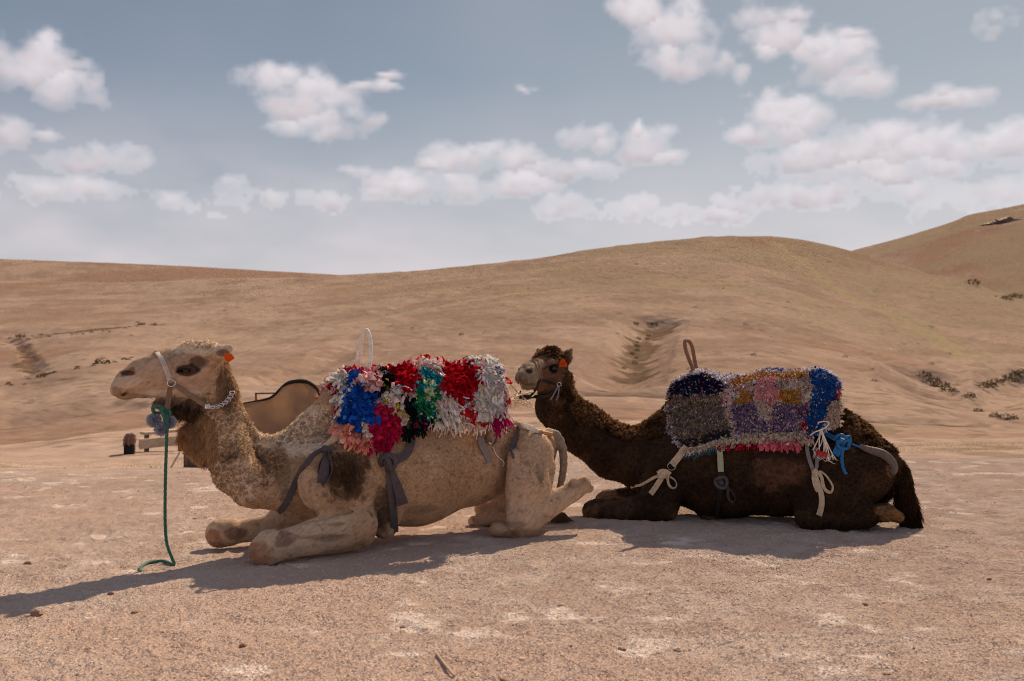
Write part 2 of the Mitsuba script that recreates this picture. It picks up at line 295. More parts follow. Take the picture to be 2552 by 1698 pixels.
TRACKS = [  # worn paths and bare cracks on the slopes: corner points in plan, half width, colour; dark cracks mix bare soil with painted shade
    ([(-22.565, 96, 2.657), (-14.593, 112, 4.48), (-4.386, 128, 6.931), (9.869, 140, 9.283)], .9, (.32, .25, .195)), ([(53.823, 205, 23.681), (53.544, 180, 18.292), (51.168, 150, 12.203), (50.368, 128, 7.825), (45.407, 98, 2.897)], 1.6, (.30, .245, .155)), ([(65.605, 200, 19.645), (56.405, 150, 10.894), (51.722, 116, 4.691)], 1.0, (.285, .23, .16)),
    ([(-52.136, 104, 2.444), (-49.427, 108, 2.861), (-45.061, 110, 3.321), (-42.158, 118, 4.387)], .75, (.12, .075, .055)), ([(-49.476, 100, 2.055), (-41.536, 86, 1.025), (-37.038, 76, 0.239), (-29.593, 62, -0.305)], .6, (.13, .085, .062)), ([(14.608, 98, 4.694), (12.237, 90, 3.561), (10.354, 80, 2.098), (8.723, 70, 0.942), (7.347, 62, 0.399)], 1.1, (.125, .085, .058))]


def along(p, pts, w):
    """1 on a path through pts, ragged at its sides"""
    d = mi.Float(1e3)
    wob = (fbm(p.x * .6, p.y * .6, 3.0, 3) - .5) * 3.2 * w
    for a, b in zip(pts[:-1], pts[1:]):
        ax, ay, bx, by = float(a[0]), float(a[1]), float(b[0] - a[0]), float(b[1] - a[1])
        t = dr.clip(((p.x - ax) * bx + (p.y - ay) * by) / (bx * bx + by * by), 0, 1)
        d = dr.minimum(d, dr.hypot(p.x - ax - t * bx, p.y - ay - t * by))
    return smoothstep(1.3 * w, .5 * w, d + wob)


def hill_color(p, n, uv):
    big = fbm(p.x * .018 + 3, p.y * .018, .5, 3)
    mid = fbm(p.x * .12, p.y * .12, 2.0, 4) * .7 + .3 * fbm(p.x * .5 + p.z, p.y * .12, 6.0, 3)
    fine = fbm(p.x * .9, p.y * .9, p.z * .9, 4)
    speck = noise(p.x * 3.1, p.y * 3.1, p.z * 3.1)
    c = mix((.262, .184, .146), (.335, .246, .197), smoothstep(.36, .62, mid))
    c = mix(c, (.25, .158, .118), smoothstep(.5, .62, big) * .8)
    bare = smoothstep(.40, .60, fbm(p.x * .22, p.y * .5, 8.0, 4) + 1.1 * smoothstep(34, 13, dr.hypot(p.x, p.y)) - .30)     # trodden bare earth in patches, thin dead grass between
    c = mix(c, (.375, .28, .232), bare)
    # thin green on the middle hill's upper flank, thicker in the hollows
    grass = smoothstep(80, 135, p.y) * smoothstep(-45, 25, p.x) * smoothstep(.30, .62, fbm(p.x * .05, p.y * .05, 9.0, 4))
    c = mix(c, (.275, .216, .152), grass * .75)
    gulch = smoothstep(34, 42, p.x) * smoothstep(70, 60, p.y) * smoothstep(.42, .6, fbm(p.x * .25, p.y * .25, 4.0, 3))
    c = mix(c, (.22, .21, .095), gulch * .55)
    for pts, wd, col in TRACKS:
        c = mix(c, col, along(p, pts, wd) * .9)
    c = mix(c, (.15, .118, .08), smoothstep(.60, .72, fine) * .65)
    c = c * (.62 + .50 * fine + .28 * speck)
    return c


def hill_bump(p, n, uv):
    return (fbm(p.x * .8, p.y * .8, p.z * .8, 4) - .5) * .35


scene['ground_material'] = {'type': 'bumpmap', 'arbitrary': mikit.proc(ground_bump, eps=.002), 'scale': 1.0,
                            'bsdf': {'type': 'twosided', 'bsdf': {'type': 'diffuse', 'reflectance': mikit.proc(ground_color)}}}
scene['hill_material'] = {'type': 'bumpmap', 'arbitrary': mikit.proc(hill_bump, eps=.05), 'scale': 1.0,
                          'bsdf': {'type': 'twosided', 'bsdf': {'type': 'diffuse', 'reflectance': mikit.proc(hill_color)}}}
TV, TF, near = build_terrain()
put('ground', keep(TV, TF, near), 'ground_material', True, label='flat stony ground of trampled pale earth under the camels', kind='structure')
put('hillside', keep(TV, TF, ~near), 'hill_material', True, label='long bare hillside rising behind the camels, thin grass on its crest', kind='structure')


def ridge(name, crest, width, foot, label, seed, nx=300, ny=90, amp=2.0, ends=(1, 1)):
    """a far ridge: crest line given as points, falling away to both sides"""
    c = np.array(crest); t = c[:, 0] / c[:, 1]
    tt = np.linspace(t[0], t[-1], nx); Yc = np.interp(tt, t, c[:, 1]); Zc = PchipInterpolator(t, c[:, 2])(tt)
    s = np.linspace(-1, 1, ny)
    Y = Yc[None] + s[:, None] * width; X = tt[None] * Yc[None] * np.ones_like(Y) * (Y / Yc[None])
    end = np.minimum(np.clip(np.arange(nx) / (.16 * nx) + 1 - ends[0], 0, 1), np.clip(np.arange(nx)[::-1] / (.16 * nx) + 1 - ends[1], 0, 1))
    Zc = foot + (Zc - foot) * end * end * (3 - 2 * end)
    g = (1 - np.clip(-s, 0, 1) ** 1.5)[:, None]                         # the near side falls away below the line of sight to the crest
    Z = np.where(s[:, None] < 0, EYE + Y * ((Zc - EYE) / Yc * g + (foot - EYE) / (Yc - width) * (1 - g)), foot + (Zc[None] - foot) * np.cos(s * np.pi / 2)[:, None])
    P = np.stack([X, Y, 0 * X], -1)
    away = np.clip(np.abs(s[:, None]) * 2.5, 0, 1)
    Z = Z + ((meshkit.fbm(P / 45 + seed, 4, seed) - .5) * 6 * amp * away ** 2 + (meshkit.fbm(P / 9 + seed, 3, seed + 1) - .5) * amp * (.35 + .65 * away))
    i, j = np.meshgrid(np.arange(ny - 1), np.arange(nx - 1), indexing='ij')
    q = np.stack([i * nx + j, i * nx + j + 1, (i + 1) * nx + j + 1, (i + 1) * nx + j], -1).reshape(-1, 4)
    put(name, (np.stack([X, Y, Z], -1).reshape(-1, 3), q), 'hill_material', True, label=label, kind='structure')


ridge('hill', [(-487.951, 470, 42.43), (-364.86, 470, 45.302), (-303.315, 470, 46.123), (-241.77, 470, 44.276), (-217.152, 470, 43.456), (-200.74, 470, 42.84), (-159.71, 470, 41.199), (-118.68, 470, 38.943), (-77.649, 470, 36.481), (-36.619, 470, 32.173), (14.668, 470, 24.992), (65.956, 470, 14.735)], 210, -10, 'low far ridge on the left skyline', 3, amp=.7, ends=(1, 0))
ridge('hill', [(44.906, 320, 30.034), (61.667, 320, 35.621), (72.842, 320, 37.856), (81.222, 320, 37.995), (91, 320, 37.157), (100.777, 320, 35.342), (109.158, 320, 33.246), (125.919, 320, 28.637), (142.68, 320, 21.653)], 110, -10, 'bare brown hilltop showing just behind the middle crest', 5, amp=.5, ends=(0, 0))
ridge('hill', [(60.343, 430, 6.092), (97.881, 430, 22.984), (120.404, 430, 32.369), (135.419, 430, 39.877), (146.68, 430, 44.194), (161.696, 430, 48.135), (176.711, 430, 52.452), (192.665, 430, 57.707), (196.419, 430, 59.397), (210.495, 430, 62.212), (221.194, 430, 64.464), (244.28, 430, 69.907), (285.572, 430, 72.535), (360.648, 430, 72.535), (454.494, 430, 66.904)], 260, -10, 'tall brown hill on the right with a rocky outcrop at its top', 8, amp=.7, ends=(0, 1))

# ------------------------------------------------------------------ bodies: blended round bones on a grid, one closed skin each


class Frame:
    """a body's own axes: u from chest to rump, v to its near side, z up"""

    def __init__(self, origin, ahead):
        self.o, self.a = np.asarray(origin, float), unit(ahead); self.n = np.array([self.a[1], -self.a[0]])

    def world(self, p):
        p = np.asarray(p, float); xy = self.o + p[..., :1] * self.a + p[..., 1:2] * self.n
        return np.concatenate([xy, p[..., 2:3]], -1)

    def vec(self, p):
        p = np.asarray(p, float); return np.concatenate([p[..., :1] * self.a + p[..., 1:2] * self.n, p[..., 2:3]], -1)

    def local(self, p):
        p = np.asarray(p, float); d = p[..., :2] - self.o
        return np.stack([d @ self.a, d @ self.n, p[..., 2]], -1)


class Flesh:
    """distance field on a grid whose steps are finer round the head"""

    def __init__(self, axes):
        self.x = [np.asarray(a, np.float32) for a in axes]
        self.d = np.full([len(a) for a in axes], .5, np.float32)

    def bone(self, a, ra, b, rb, k=1.0, blend=.05, lat=(0, 1, 0), cut=False):
        """round bone from a to b with radii ra, rb; k stretches it along lat; cut carves instead of adding"""
        a, b, lat = np.asarray(a, float), np.asarray(b, float), unit(lat)
        R = max(ra, rb) * max(1, k) + blend + .02
        i0 = [np.searchsorted(x, v) for x, v in zip(self.x, np.minimum(a, b) - R)]; i1 = [np.searchsorted(x, v) for x, v in zip(self.x, np.maximum(a, b) + R)]
        if any(p >= q for p, q in zip(i0, i1)):
            return
        g = [self.x[c][i0[c]:i1[c]] for c in range(3)]
        P = np.stack(np.meshgrid(*g, indexing='ij'), -1)
        s = (1 / k - 1)
        q = P - a.astype(np.float32); q = q + (q @ lat.astype(np.float32))[..., None] * (s * lat).astype(np.float32)
        ab = b - a; ab = ab + (ab @ lat) * s * lat
        L = float(ab @ ab)
        t = np.clip(q @ ab.astype(np.float32) / L, 0, 1) if L > 1e-9 else np.zeros(q.shape[:3], np.float32)
        d = np.sqrt(((q - t[..., None] * ab.astype(np.float32)) ** 2).sum(-1)) - (ra + (rb - ra) * t).astype(np.float32)
        sl = tuple(slice(i0[c], i1[c]) for c in range(3))
        D = self.d[sl]
        if cut:
            d = -d; e = np.maximum(blend - np.abs(D - d), 0) / blend
            self.d[sl] = np.maximum(D, d) + e * e * blend / 4
        else:
            e = np.maximum(blend - np.abs(D - d), 0) / blend
            self.d[sl] = np.minimum(D, d) - e * e * blend / 4

    def skin(self, smooth=3):
        """surface nets"""
        D = self.d; n = np.array(D.shape) - 1; S = D < 0
        cnt = np.zeros(n, np.int8)
        for o in np.ndindex(2, 2, 2):
            cnt += S[o[0]:o[0] + n[0], o[1]:o[1] + n[1], o[2]:o[2] + n[2]]
        cell = np.argwhere((cnt > 0) & (cnt < 8))
        idx = np.full(n, -1, np.int64); idx[tuple(cell.T)] = np.arange(len(cell))
        acc = np.zeros((len(cell), 3)); m = np.zeros(len(cell))
        corner = {o: D[tuple((cell + o).T)].astype(float) for o in np.ndindex(2, 2, 2)}
        for ax in range(3):
            for o in np.ndindex(2, 2, 2):
                if o[ax]:
                    continue
                o2 = tuple(o[i] + (i == ax) for i in range(3)); x, y = corner[o], corner[o2]
                c = (x < 0) != (y < 0); t = np.where(c, x / np.where(c, x - y, 1), 0)
                p = np.tile(np.array(o, float), (len(cell), 1)); p[:, ax] += t
                acc[c] += p[c]; m += c
        acc = acc / np.maximum(m, 1)[:, None]
        v = np.stack([self.x[c][cell[:, c]] + acc[:, c] * (self.x[c][cell[:, c] + 1] - self.x[c][cell[:, c]]) for c in range(3)], 1).astype(float)
        faces = []
        for ax in range(3):
            b, c = [(1, 2), (2, 0), (0, 1)][ax]
            sl0, sl1 = [slice(None)] * 3, [slice(None)] * 3; sl0[ax] = slice(0, -1); sl1[ax] = slice(1, None)
            x = np.argwhere(S[tuple(sl0)] != S[tuple(sl1)])
            x = x[(x[:, b] > 0) & (x[:, c] > 0) & (x[:, b] < n[b]) & (x[:, c] < n[c])]
            ins = S[tuple(x.T)]
            eb, ec = np.eye(3, dtype=int)[b], np.eye(3, dtype=int)[c]
            q = np.stack([idx[tuple((x - eb - ec).T)], idx[tuple((x - ec).T)], idx[tuple(x.T)], idx[tuple((x - eb).T)]], 1)
            q[~ins] = q[~ins][:, ::-1]
            faces.append(q[(q >= 0).all(1)])
        q = np.vstack(faces)
        mesh = trimesh.Trimesh(v, np.vstack([q[:, [0, 1, 2]], q[:, [0, 2, 3]]]), process=False)
        from scipy.sparse import coo_matrix
        e = mesh.edges_unique; one = np.ones(len(e)); A = coo_matrix((np.r_[one, one], (np.r_[e[:, 0], e[:, 1]], np.r_[e[:, 1], e[:, 0]])), shape=(len(v), len(v))).tocsr()
        deg = np.maximum(np.asarray(A.sum(1)), 1)
        for k in range(smooth):
            for w in (.5, -.5 if k < smooth - 1 else -.35):
                v = v + w * (A @ v / deg - v)
        mesh.vertices = v
        lab = trimesh.graph.connected_component_labels(mesh.face_adjacency, node_count=len(mesh.faces))
        if lab.max() > 0:
            big = np.bincount(lab).argmax(); mesh.update_faces(lab == big); mesh.remove_unreferenced_vertices()
        return mesh


def steps(*a):
    """a, b, step, c, step ...: grid lines from a to b by the first step, on to c by the next"""
    out = [np.arange(a[0], a[1], a[2])]
    for i in range(3, len(a), 2):
        out.append(np.arange(a[i - 2] if i == 3 else a[i - 2], a[i], a[i + 1]))
    return np.concatenate(out)


F1 = Frame((-1.8, 6.85), (.883, .469))
F2 = Frame((.83, 8.6), (.958, -.287))
M1, M2 = .0031, .00352          # metres to a unit of the measuring sheet, at each animal


def camel_body():
    B = Flesh([steps(-1.05, -.12, .0058, 2.75, .0102), steps(-.5, .52, .0092), steps(-.03, .86, .0102, 1.5, .006)])
    m = M1
    bone = lambda a, ra, b, rb, **k: B.bone(a, ra * m, b, rb * m, **k)
    # barrel, hump, rump
    bone((0.268, 0, 0.532), 78, (0.696, 0, 0.501), 112, k=.85, blend=.1)
    bone((0.696, 0, 0.501), 112, (1.236, 0, 0.476), 118, k=1.0, blend=.1)
    bone((1.201, 0, 0.478), 118, (1.695, -0.02, 0.52), 97, k=.85, blend=.1)
    bone((1.695, -0.02, 0.52), 97, (2.235, -0.05, 0.533), 66, k=.68, blend=.08)
    bone((0.237, 0, 0.698), 30, (0.647, 0, 0.994), 50, k=.7, blend=.09)
    bone((0.696, 0, 0.977), 50, (1.306, 0, 1.074), 58, k=.9, blend=.12)
    bone((1.306, 0, 1.074), 58, (1.929, 0, 0.791), 36, k=.9, blend=.12)
    bone((1.929, 0, 0.723), 36, (2.319, 0, 0.648), 34, k=1.3, blend=.09)
    bone((2.021, 0.15, 0.798), 16, (2.108, 0.13, 0.776), 16, k=1.2, blend=.05)
    # near haunch, shank, hock and foot
    bone((2.112, 0.2, 0.597), 56, (2.013, 0.31, 0.366), 55, k=.7, blend=.04)
    bone((2.018, 0.3, 0.364), 55, (1.974, 0.34, 0.127), 45, k=.7, blend=.04)
    bone((1.941, 0.36, 0.058), 22, (2.036, 0.35, 0.062), 20, k=.8, blend=.02)
    bone((2.21, 0.27, 0.499), 20, (2.092, 0.33, 0.133), 22, k=.7, blend=.03)
    bone((1.992, 0.32, 0.123), 45, (1.992, 0.32, 0.067), 30, k=.8, blend=.04)
    bone((2.138, 0.33, 0.195), 34, (2.42, 0.31, 0.313), 23, k=.75, blend=.03)
    bone((2.169, 0.38, 0.266), 3, (2.144, 0.385, 0.117), 3, cut=True, blend=.012)
    bone((2.226, 0.375, 0.294), 2.5, (2.2, 0.38, 0.145), 2.5, cut=True, blend=.012)
    bone((2.16, 0.31, 0.131), 10, (2.484, 0.29, 0.279), 9, k=.9, blend=.02)
    bone((2.408, 0.33, 0.37), 13, (2.5, 0.31, 0.375), 13, k=.8, blend=.015)
    bone((2.405, 0.31, 0.3), 23, (2.5, 0.31, 0.345), 19, k=.8, blend=.03)
    bone((2.5, 0.31, 0.345), 19, (2.568, 0.29, 0.318), 12, k=.9, blend=.02)
    bone((2.492, 0.36, 0.395), 4, (2.472, 0.36, 0.302), 4, cut=True, blend=.012)
    bone((1.921, 0.3, 0.037), 20, (1.764, 0.27, 0.059), 17, k=1.1, blend=.015)
    bone((1.926, 0.25, 0.594), 18, (1.881, 0.32, 0.359), 19, k=.8, blend=.03)
    bone((1.881, 0.32, 0.359), 19, (1.872, 0.35, 0.105), 19, k=.8, blend=.03)
    # far hind leg
    bone((2.221, -0.22, 0.394), 50, (2.122, -0.26, 0.184), 32, k=.8, blend=.05)
    bone((2.122, -0.26, 0.142), 26, (1.891, -0.26, 0.131), 17, k=.8, blend=.03)
    bone((2.042, -0.22, 0.055), 20, (1.819, -0.24, 0.035), 14, k=1.2, blend=.02)
    # near shoulder, elbow, forearm, knee, foot
    bone((0.568, 0.24, 0.662), 44, (0.492, 0.31, 0.509), 76, k=.45, blend=.11)
    bone((0.496, 0.3, 0.492), 76, (0.653, 0.33, 0.276), 42, k=.5, blend=.05)
    bone((0.646, 0.35, 0.205), 48, (0.328, 0.37, 0.144), 37, k=.8, blend=.045)
    bone((0.328, 0.37, 0.144), 37, (0.094, 0.37, 0.104), 31, k=.8, blend=.025)
    bone((0.042, 0.37, 0.103), 38, (0.013, 0.37, 0.086), 35, k=.9, blend=.015)
    bone((0.089, 0.39, 0.14), 20, (0.161, 0.39, 0.15), 12, k=.9, blend=.02)
    bone((0.234, 0.39, 0.179), 9, (0.571, 0.37, 0.241), 14, k=.8, blend=.035)
    bone((0.676, 0.38, 0.252), 20, (0.698, 0.38, 0.146), 17, k=.8, blend=.02)
    bone((0.699, 0.36, 0.172), 24, (0.711, 0.37, 0.098), 14, k=1.3, blend=.03)
    bone((0.26, 0.3, 0.045), 14, (0.654, 0.31, 0.057), 14, k=1.2, blend=.02)
    # far foreleg
    bone((0.434, -0.2, 0.311), 55, (0.254, -0.24, 0.14), 34, k=.7, blend=.05)
    bone((0.286, -0.24, 0.14), 32, (-0.035, -0.26, 0.108), 26, k=.8, blend=.03)
    bone((-0.081, -0.26, 0.112), 32, (-0.147, -0.26, 0.109), 33, k=.85, blend=.012)
    bone((0.269, 0.37, 0.236), 5, (0.53, 0.4, 0.302), 5, cut=True, blend=.03)
    bone((0.53, 0.4, 0.302), 5, (0.635, 0.41, 0.289), 3, cut=True, blend=.03)
    # chest pad
    bone((0.94, 0.1, 0.315), 62, (0.921, 0.15, 0.13), 28, k=1.2, blend=.05)
    # chest front, thin web of the withers, then the neck that hangs down and swings up in front of them
    bone((0.423, 0, 0.539), 82, (0.287, 0.01, 0.502), 66, k=.85, blend=.08)
    bone((0.295, -0.02, 0.681), 40, (0.114, -0.03, 0.674), 30, k=.38, blend=.05)
    bone((0.227, -0.02, 0.532), 60, (0.096, -0.03, 0.569), 42, k=.36, blend=.03)
    bone((-0.001, 0, 0.757), 22, (0.191, 0, 0.718), 26, k=.5, blend=.05)
    bone((0.356, 0.07, 0.444), 52, (0.162, 0.11, 0.449), 47, k=.8, blend=.06)
    bone((0.162, 0.11, 0.449), 47, (0.002, 0.11, 0.474), 47, k=.85, blend=.025)
    bone((0.002, 0.11, 0.474), 47, (-0.127, 0.1, 0.581), 45, k=.85, blend=.02)
    bone((-0.127, 0.1, 0.581), 45, (-0.167, 0.06, 0.74), 46, k=.82, blend=.02)
    bone((-0.167, 0.06, 0.74), 46, (-0.206, 0.01, 0.929), 50, k=.75, blend=.025)
    bone((-0.204, 0, 0.928), 52, (-0.224, 0, 1.106), 40, k=.75, blend=.03)
    bone((-0.224, 0, 1.106), 40, (-0.247, 0, 1.253), 34, k=.8, blend=.04)
    bone((-0.26, 0.01, 0.725), 34, (-0.361, 0, 0.817), 33, k=.6, blend=.05)       # throat
    bone((-0.281, 0, 1.019), 36, (-0.456, -0.05, 1.024), 20, k=.55, blend=.05)
    bone((-0.456, -0.05, 1.024), 20, (-0.588, -0.1, 1.051), 9, k=.6, blend=.03)
    bone((-0.102, 0, 0.91), 24, (-0.013, 0, 0.794), 22, k=.5, blend=.05)       # crest of the neck
    bone((0.827, 0, 0.768), 72, (1.704, 0, 0.782), 62, k=.95, blend=.12)
    bone((0.183, 0.2, 0.707), 8, (0.157, 0.24, 0.506), 8, cut=True, blend=.06)
    bone((0.691, 0.4, 0.566), 6, (0.716, 0.4, 0.222), 7, cut=True, blend=.04)
    # skull and muzzle
    H = (.31, .951, 0)
    bone((-0.286, -0.005, 1.291), 42, (-0.389, -0.03, 1.304), 40, k=.82, blend=.03, lat=H)
    bone((-0.389, -0.03, 1.304), 44, (-0.512, -0.07, 1.269), 42, k=.72, blend=.03, lat=H)
    bone((-0.512, -0.07, 1.266), 42, (-0.681, -0.12, 1.229), 38, k=.66, blend=.03, lat=H)
    bone((-0.681, -0.12, 1.226), 36, (-0.77, -0.15, 1.177), 31, k=.72, blend=.02, lat=H)
    bone((-0.77, -0.15, 1.172), 29, (-0.812, -0.165, 1.146), 22, k=.85, blend=.02, lat=H)
    bone((-0.329, -0.02, 1.195), 40, (-0.442, -0.05, 1.181), 34, k=.62, blend=.03, lat=H)     # cheek
    bone((-0.349, -0.02, 1.137), 22, (-0.549, -0.08, 1.13), 17, k=.9, blend=.03, lat=H)      # jaw
    bone((-0.549, -0.08, 1.13), 16, (-0.747, -0.14, 1.111), 11, k=1.0, blend=.015, lat=H)
    bone((-0.781, -0.15, 1.1), 11, (-0.81, -0.16, 1.1), 9, k=1.2, blend=.01, lat=H)      # lower lip
    bone((-0.859, -0.18, 1.14), 7, (-0.848, -0.18, 1.117), 8, k=1.6, blend=.012, lat=H)
    bone((-0.377, -0.02, 1.371), 29, (-0.273, 0, 1.377), 26, k=.9, blend=.03, lat=H)         # crown
    bone((-0.472, 0.045, 1.322), 15, (-0.414, 0.06, 1.305), 12, k=.7, blend=.025, lat=H)       # brow
    bone((-0.438, -0.16, 1.32), 15, (-0.378, -0.14, 1.302), 12, k=.7, blend=.025, lat=H)
    bone((-0.506, 0, 1.207), 14, (-0.363, 0.06, 1.224), 13, k=.6, blend=.03, lat=H)         # cheekbone
    bone((-0.767, -0.085, 1.265), 9, (-0.736, -0.075, 1.248), 8, k=.8, blend=.02, lat=H)       # nostril rim
    bone((-0.808, -0.1, 1.237), 6, (-0.753, -0.068, 1.263), 7, cut=True, blend=.008, lat=H)
    bone((-0.844, -0.17, 1.109), 5, (-0.767, -0.085, 1.119), 5, cut=True, blend=.012, lat=H)    # mouth
    bone((-0.767, -0.085, 1.119), 5, (-0.672, -0.03, 1.174), 5.5, cut=True, blend=.014, lat=H)
    bone((-0.447, 0.06, 1.268), 12, (-0.419, 0.075, 1.273), 10, cut=True, blend=.014, lat=H)      # eye socket
    bone((-0.368, 0.085, 1.319), 15, (-0.335, 0.09, 1.328), 12, k=.6, cut=True, blend=.03, lat=H)    # temple
    bone((-0.49, 0.055, 1.274), 5, (-0.443, 0.085, 1.291), 6, blend=.012, lat=H)
    bone((-0.443, 0.085, 1.291), 6, (-0.387, 0.085, 1.265), 5, blend=.012, lat=H)
    bone((-0.488, 0.06, 1.239), 4, (-0.396, 0.085, 1.242), 4, blend=.012, lat=H)
    # ears
    for e0, e1, e2, q0, q1 in (((-0.256, 0.075, 1.345), (-0.224, 0.115, 1.38), (-0.166, 0.12, 1.412), (-0.224, 0.155, 1.38), (-0.178, 0.15, 1.406)),
                               ((-0.205, -0.12, 1.349), (-0.158, -0.15, 1.385), (-0.108, -0.16, 1.412), (-0.157, -0.125, 1.379), (-0.119, -0.14, 1.403))):
        bone(e0, 13, e1, 17, k=.6, blend=.02, lat=H)
        bone(e1, 16, e2, 8, k=.5, blend=.01, lat=H)
        bone(q0, 10, q1, 5, k=.5, cut=True, blend=.006, lat=H)
    # tail
    P = spline([(2.349, 0.03, 0.739), (2.42, 0.06, 0.704), (2.456, 0.08, 0.586), (2.45, 0.09, 0.432), (2.436, 0.06, 0.291), (2.455, 0, 0.143), (2.483, -0.02, 0.029)], 14)
    R = np.interp(np.linspace(0, 1, 14), [0, .15, .5, .8, 1], [12, 10, 8, 4.5, 2.5])
    for i in range(13):
        bone(P[i], R[i], P[i + 1], R[i + 1], blend=.02)
    return B


def camel2_body():
    B = Flesh([steps(-1.0, -.12, .006, 2.55, .0105), steps(-.5, .56, .0082), steps(-.03, .86, .0105, 1.5, .006)])
    m = M2
    bone = lambda a, ra, b, rb, **k: B.bone(a, ra * m, b, rb * m, **k)
    bone((0.452, 0, 0.42), 84, (0.978, 0, 0.416), 111, k=.9, blend=.1)
    bone((0.96, 0, 0.415), 112, (1.451, 0, 0.439), 107, k=1.0, blend=.1)
    bone((1.451, 0, 0.439), 107, (1.926, 0, 0.434), 92, k=1.05, blend=.1)
    bone((1.926, 0, 0.434), 92, (2.125, 0, 0.423), 64, k=1.1, blend=.1)
    bone((0.415, 0, 0.623), 46, (0.78, 0, 0.925), 48, k=.8, blend=.12)
    bone((0.78, 0, 0.925), 50, (1.622, 0, 0.956), 52, k=.9, blend=.12)
    bone((1.622, 0, 0.956), 52, (1.959, 0, 0.681), 42, k=.9, blend=.12)
    bone((1.959, 0, 0.681), 42, (2.223, 0, 0.521), 24, k=1.4, blend=.1)
    # hind near: thigh, shank, hock
    bone((2.068, 0.16, 0.423), 62, (1.804, 0.3, 0.226), 62, k=.7, blend=.07)
    bone((1.804, 0.3, 0.226), 60, (1.696, 0.33, 0.131), 42, k=.7, blend=.05)
    bone((1.69, 0.32, 0.095), 34, (2.06, 0.32, 0.112), 26, k=.9, blend=.05)
    bone((2.06, 0.31, 0.118), 26, (2.235, 0.29, 0.15), 17, k=.9, blend=.04)
    bone((2.22, 0.29, 0.149), 18, (2.318, 0.28, 0.112), 13, k=.9, blend=.03)
    bone((2.083, -0.16, 0.385), 62, (1.813, -0.3, 0.14), 58, k=.7, blend=.07)
    bone((1.761, -0.32, 0.062), 36, (2.242, -0.3, 0.087), 20, k=.9, blend=.05)
    # fore near
    bone((0.534, 0.2, 0.409), 58, (0.492, 0.28, 0.202), 46, k=.6, blend=.07)
    bone((0.502, 0.3, 0.124), 40, (0.248, 0.33, 0.07), 31, k=.8, blend=.05)
    bone((0.248, 0.33, 0.07), 30, (-0.034, 0.34, 0.062), 25, k=.85, blend=.03)
    bone((-0.034, 0.34, 0.066), 25, (-0.071, 0.34, 0.06), 23, k=.9, blend=.03)
    # fore far
    bone((0.461, -0.2, 0.285), 50, (0.338, -0.26, 0.139), 26, k=.7, blend=.05)
    bone((0.338, -0.26, 0.143), 25, (-0.073, -0.28, 0.081), 17, k=.85, blend=.03)
    bone((-0.054, -0.28, 0.078), 18, (-0.113, -0.28, 0.06), 17, k=.9, blend=.03)
    bone((0.851, 0.06, 0.187), 52, (0.873, 0.06, 0.043), 26, k=1.3, blend=.05)
    # neck
    bone((0.599, 0, 0.425), 84, (0.34, 0, 0.446), 76, k=.75, blend=.08)
    bone((0.34, 0, 0.468), 70, (0.047, 0, 0.512), 64, k=.75, blend=.06)
    bone((0.047, 0, 0.512), 64, (-0.229, 0, 0.7), 59, k=.75, blend=.05)
    bone((-0.229, 0, 0.7), 59, (-0.455, 0, 0.893), 52, k=.8, blend=.05)
    bone((-0.455, 0, 0.893), 50, (-0.478, 0, 1.133), 40, k=.85, blend=.05)
    # head, turned towards the camera
    hd = F2.local(F2.o.tolist() + [0]) * 0
    d = F2h; H = F2l
    o = np.array((-0.518, 0, 1.209)); Z = np.array([0, 0, 1.0])
    at = lambda f, s, u: o + 1.06 * (np.asarray(d) * f + np.asarray(H) * s + Z * (u + .10 * f))
    b = lambda a, ra, e, rb, **k: B.bone(at(*a), ra * 1.06, at(*e), rb * 1.06, lat=H, **k)
    b((-.06, 0, .03), .125, (.06, 0, .04), .115, k=.92, blend=.04)
    b((.06, 0, .03), .115, (.20, 0, -.01), .092, k=.82, blend=.03)
    b((.20, 0, -.01), .092, (.36, 0, -.045), .085, k=.80, blend=.03)
    b((.36, 0, -.045), .085, (.455, 0, -.085), .062, k=1.0, blend=.025)
    b((.05, 0, -.075), .085, (.18, 0, -.105), .065, k=.85, blend=.03)
    b((.18, 0, -.115), .055, (.40, 0, -.135), .035, k=1.05, blend=.03)
    b((.38, 0, -.150), .028, (.44, 0, -.156), .020, k=1.25, blend=.02)
    b((.38, .03, -.11), .04, (.45, .022, -.118), .028, k=1.0, blend=.015)
    b((.38, -.03, -.11), .04, (.45, -.022, -.118), .028, k=1.0, blend=.015)
    b((-.04, 0, .12), .075, (.03, 0, .125), .06, k=1.1, blend=.04)
    for s in (1, -1):
        b((.13, .078 * s, .062), .034, (.06, .092 * s, .06), .032, blend=.03)       # brow
        b((.16, .07 * s, -.04), .03, (.04, .10 * s, -.035), .034, blend=.03)
        b((.14, .112 * s, .018), .028, (.12, .12 * s, .018), .024, cut=True, blend=.012)
        b((.43, .035 * s, -.025), .022, (.405, .052 * s, -.02), .018, blend=.015)
        b((.452, .036 * s, -.04), .012, (.425, .062 * s, -.03), .010, cut=True, blend=.006)
        b((.50, .005 * s, -.137), .006, (.42, .055 * s, -.137), .006, cut=True, blend=.008)
        b((.42, .055 * s, -.137), .006, (.34, .07 * s, -.115), .005, cut=True, blend=.008)
        b((-.05, .095 * s, .10), .04, (-.07, .135 * s, .145), .042, k=.6, blend=.02)
        b((-.07, .135 * s, .145), .042, (-.08, .155 * s, .185), .018, k=.6, blend=.012)
        b((-.045, .14 * s, .15), .022, (-.055, .152 * s, .175), .008, cut=True, blend=.008)
    b((.51, 0, -.07), .006, (.51, 0, -.135), .006, cut=True, blend=.01)
    # tail
    P = spline([(2.216, 0, 0.541), (2.312, 0.03, 0.492), (2.362, 0.05, 0.386), (2.383, 0.06, 0.251), (2.406, 0.06, 0.132), (2.436, 0.08, 0.024)], 12)
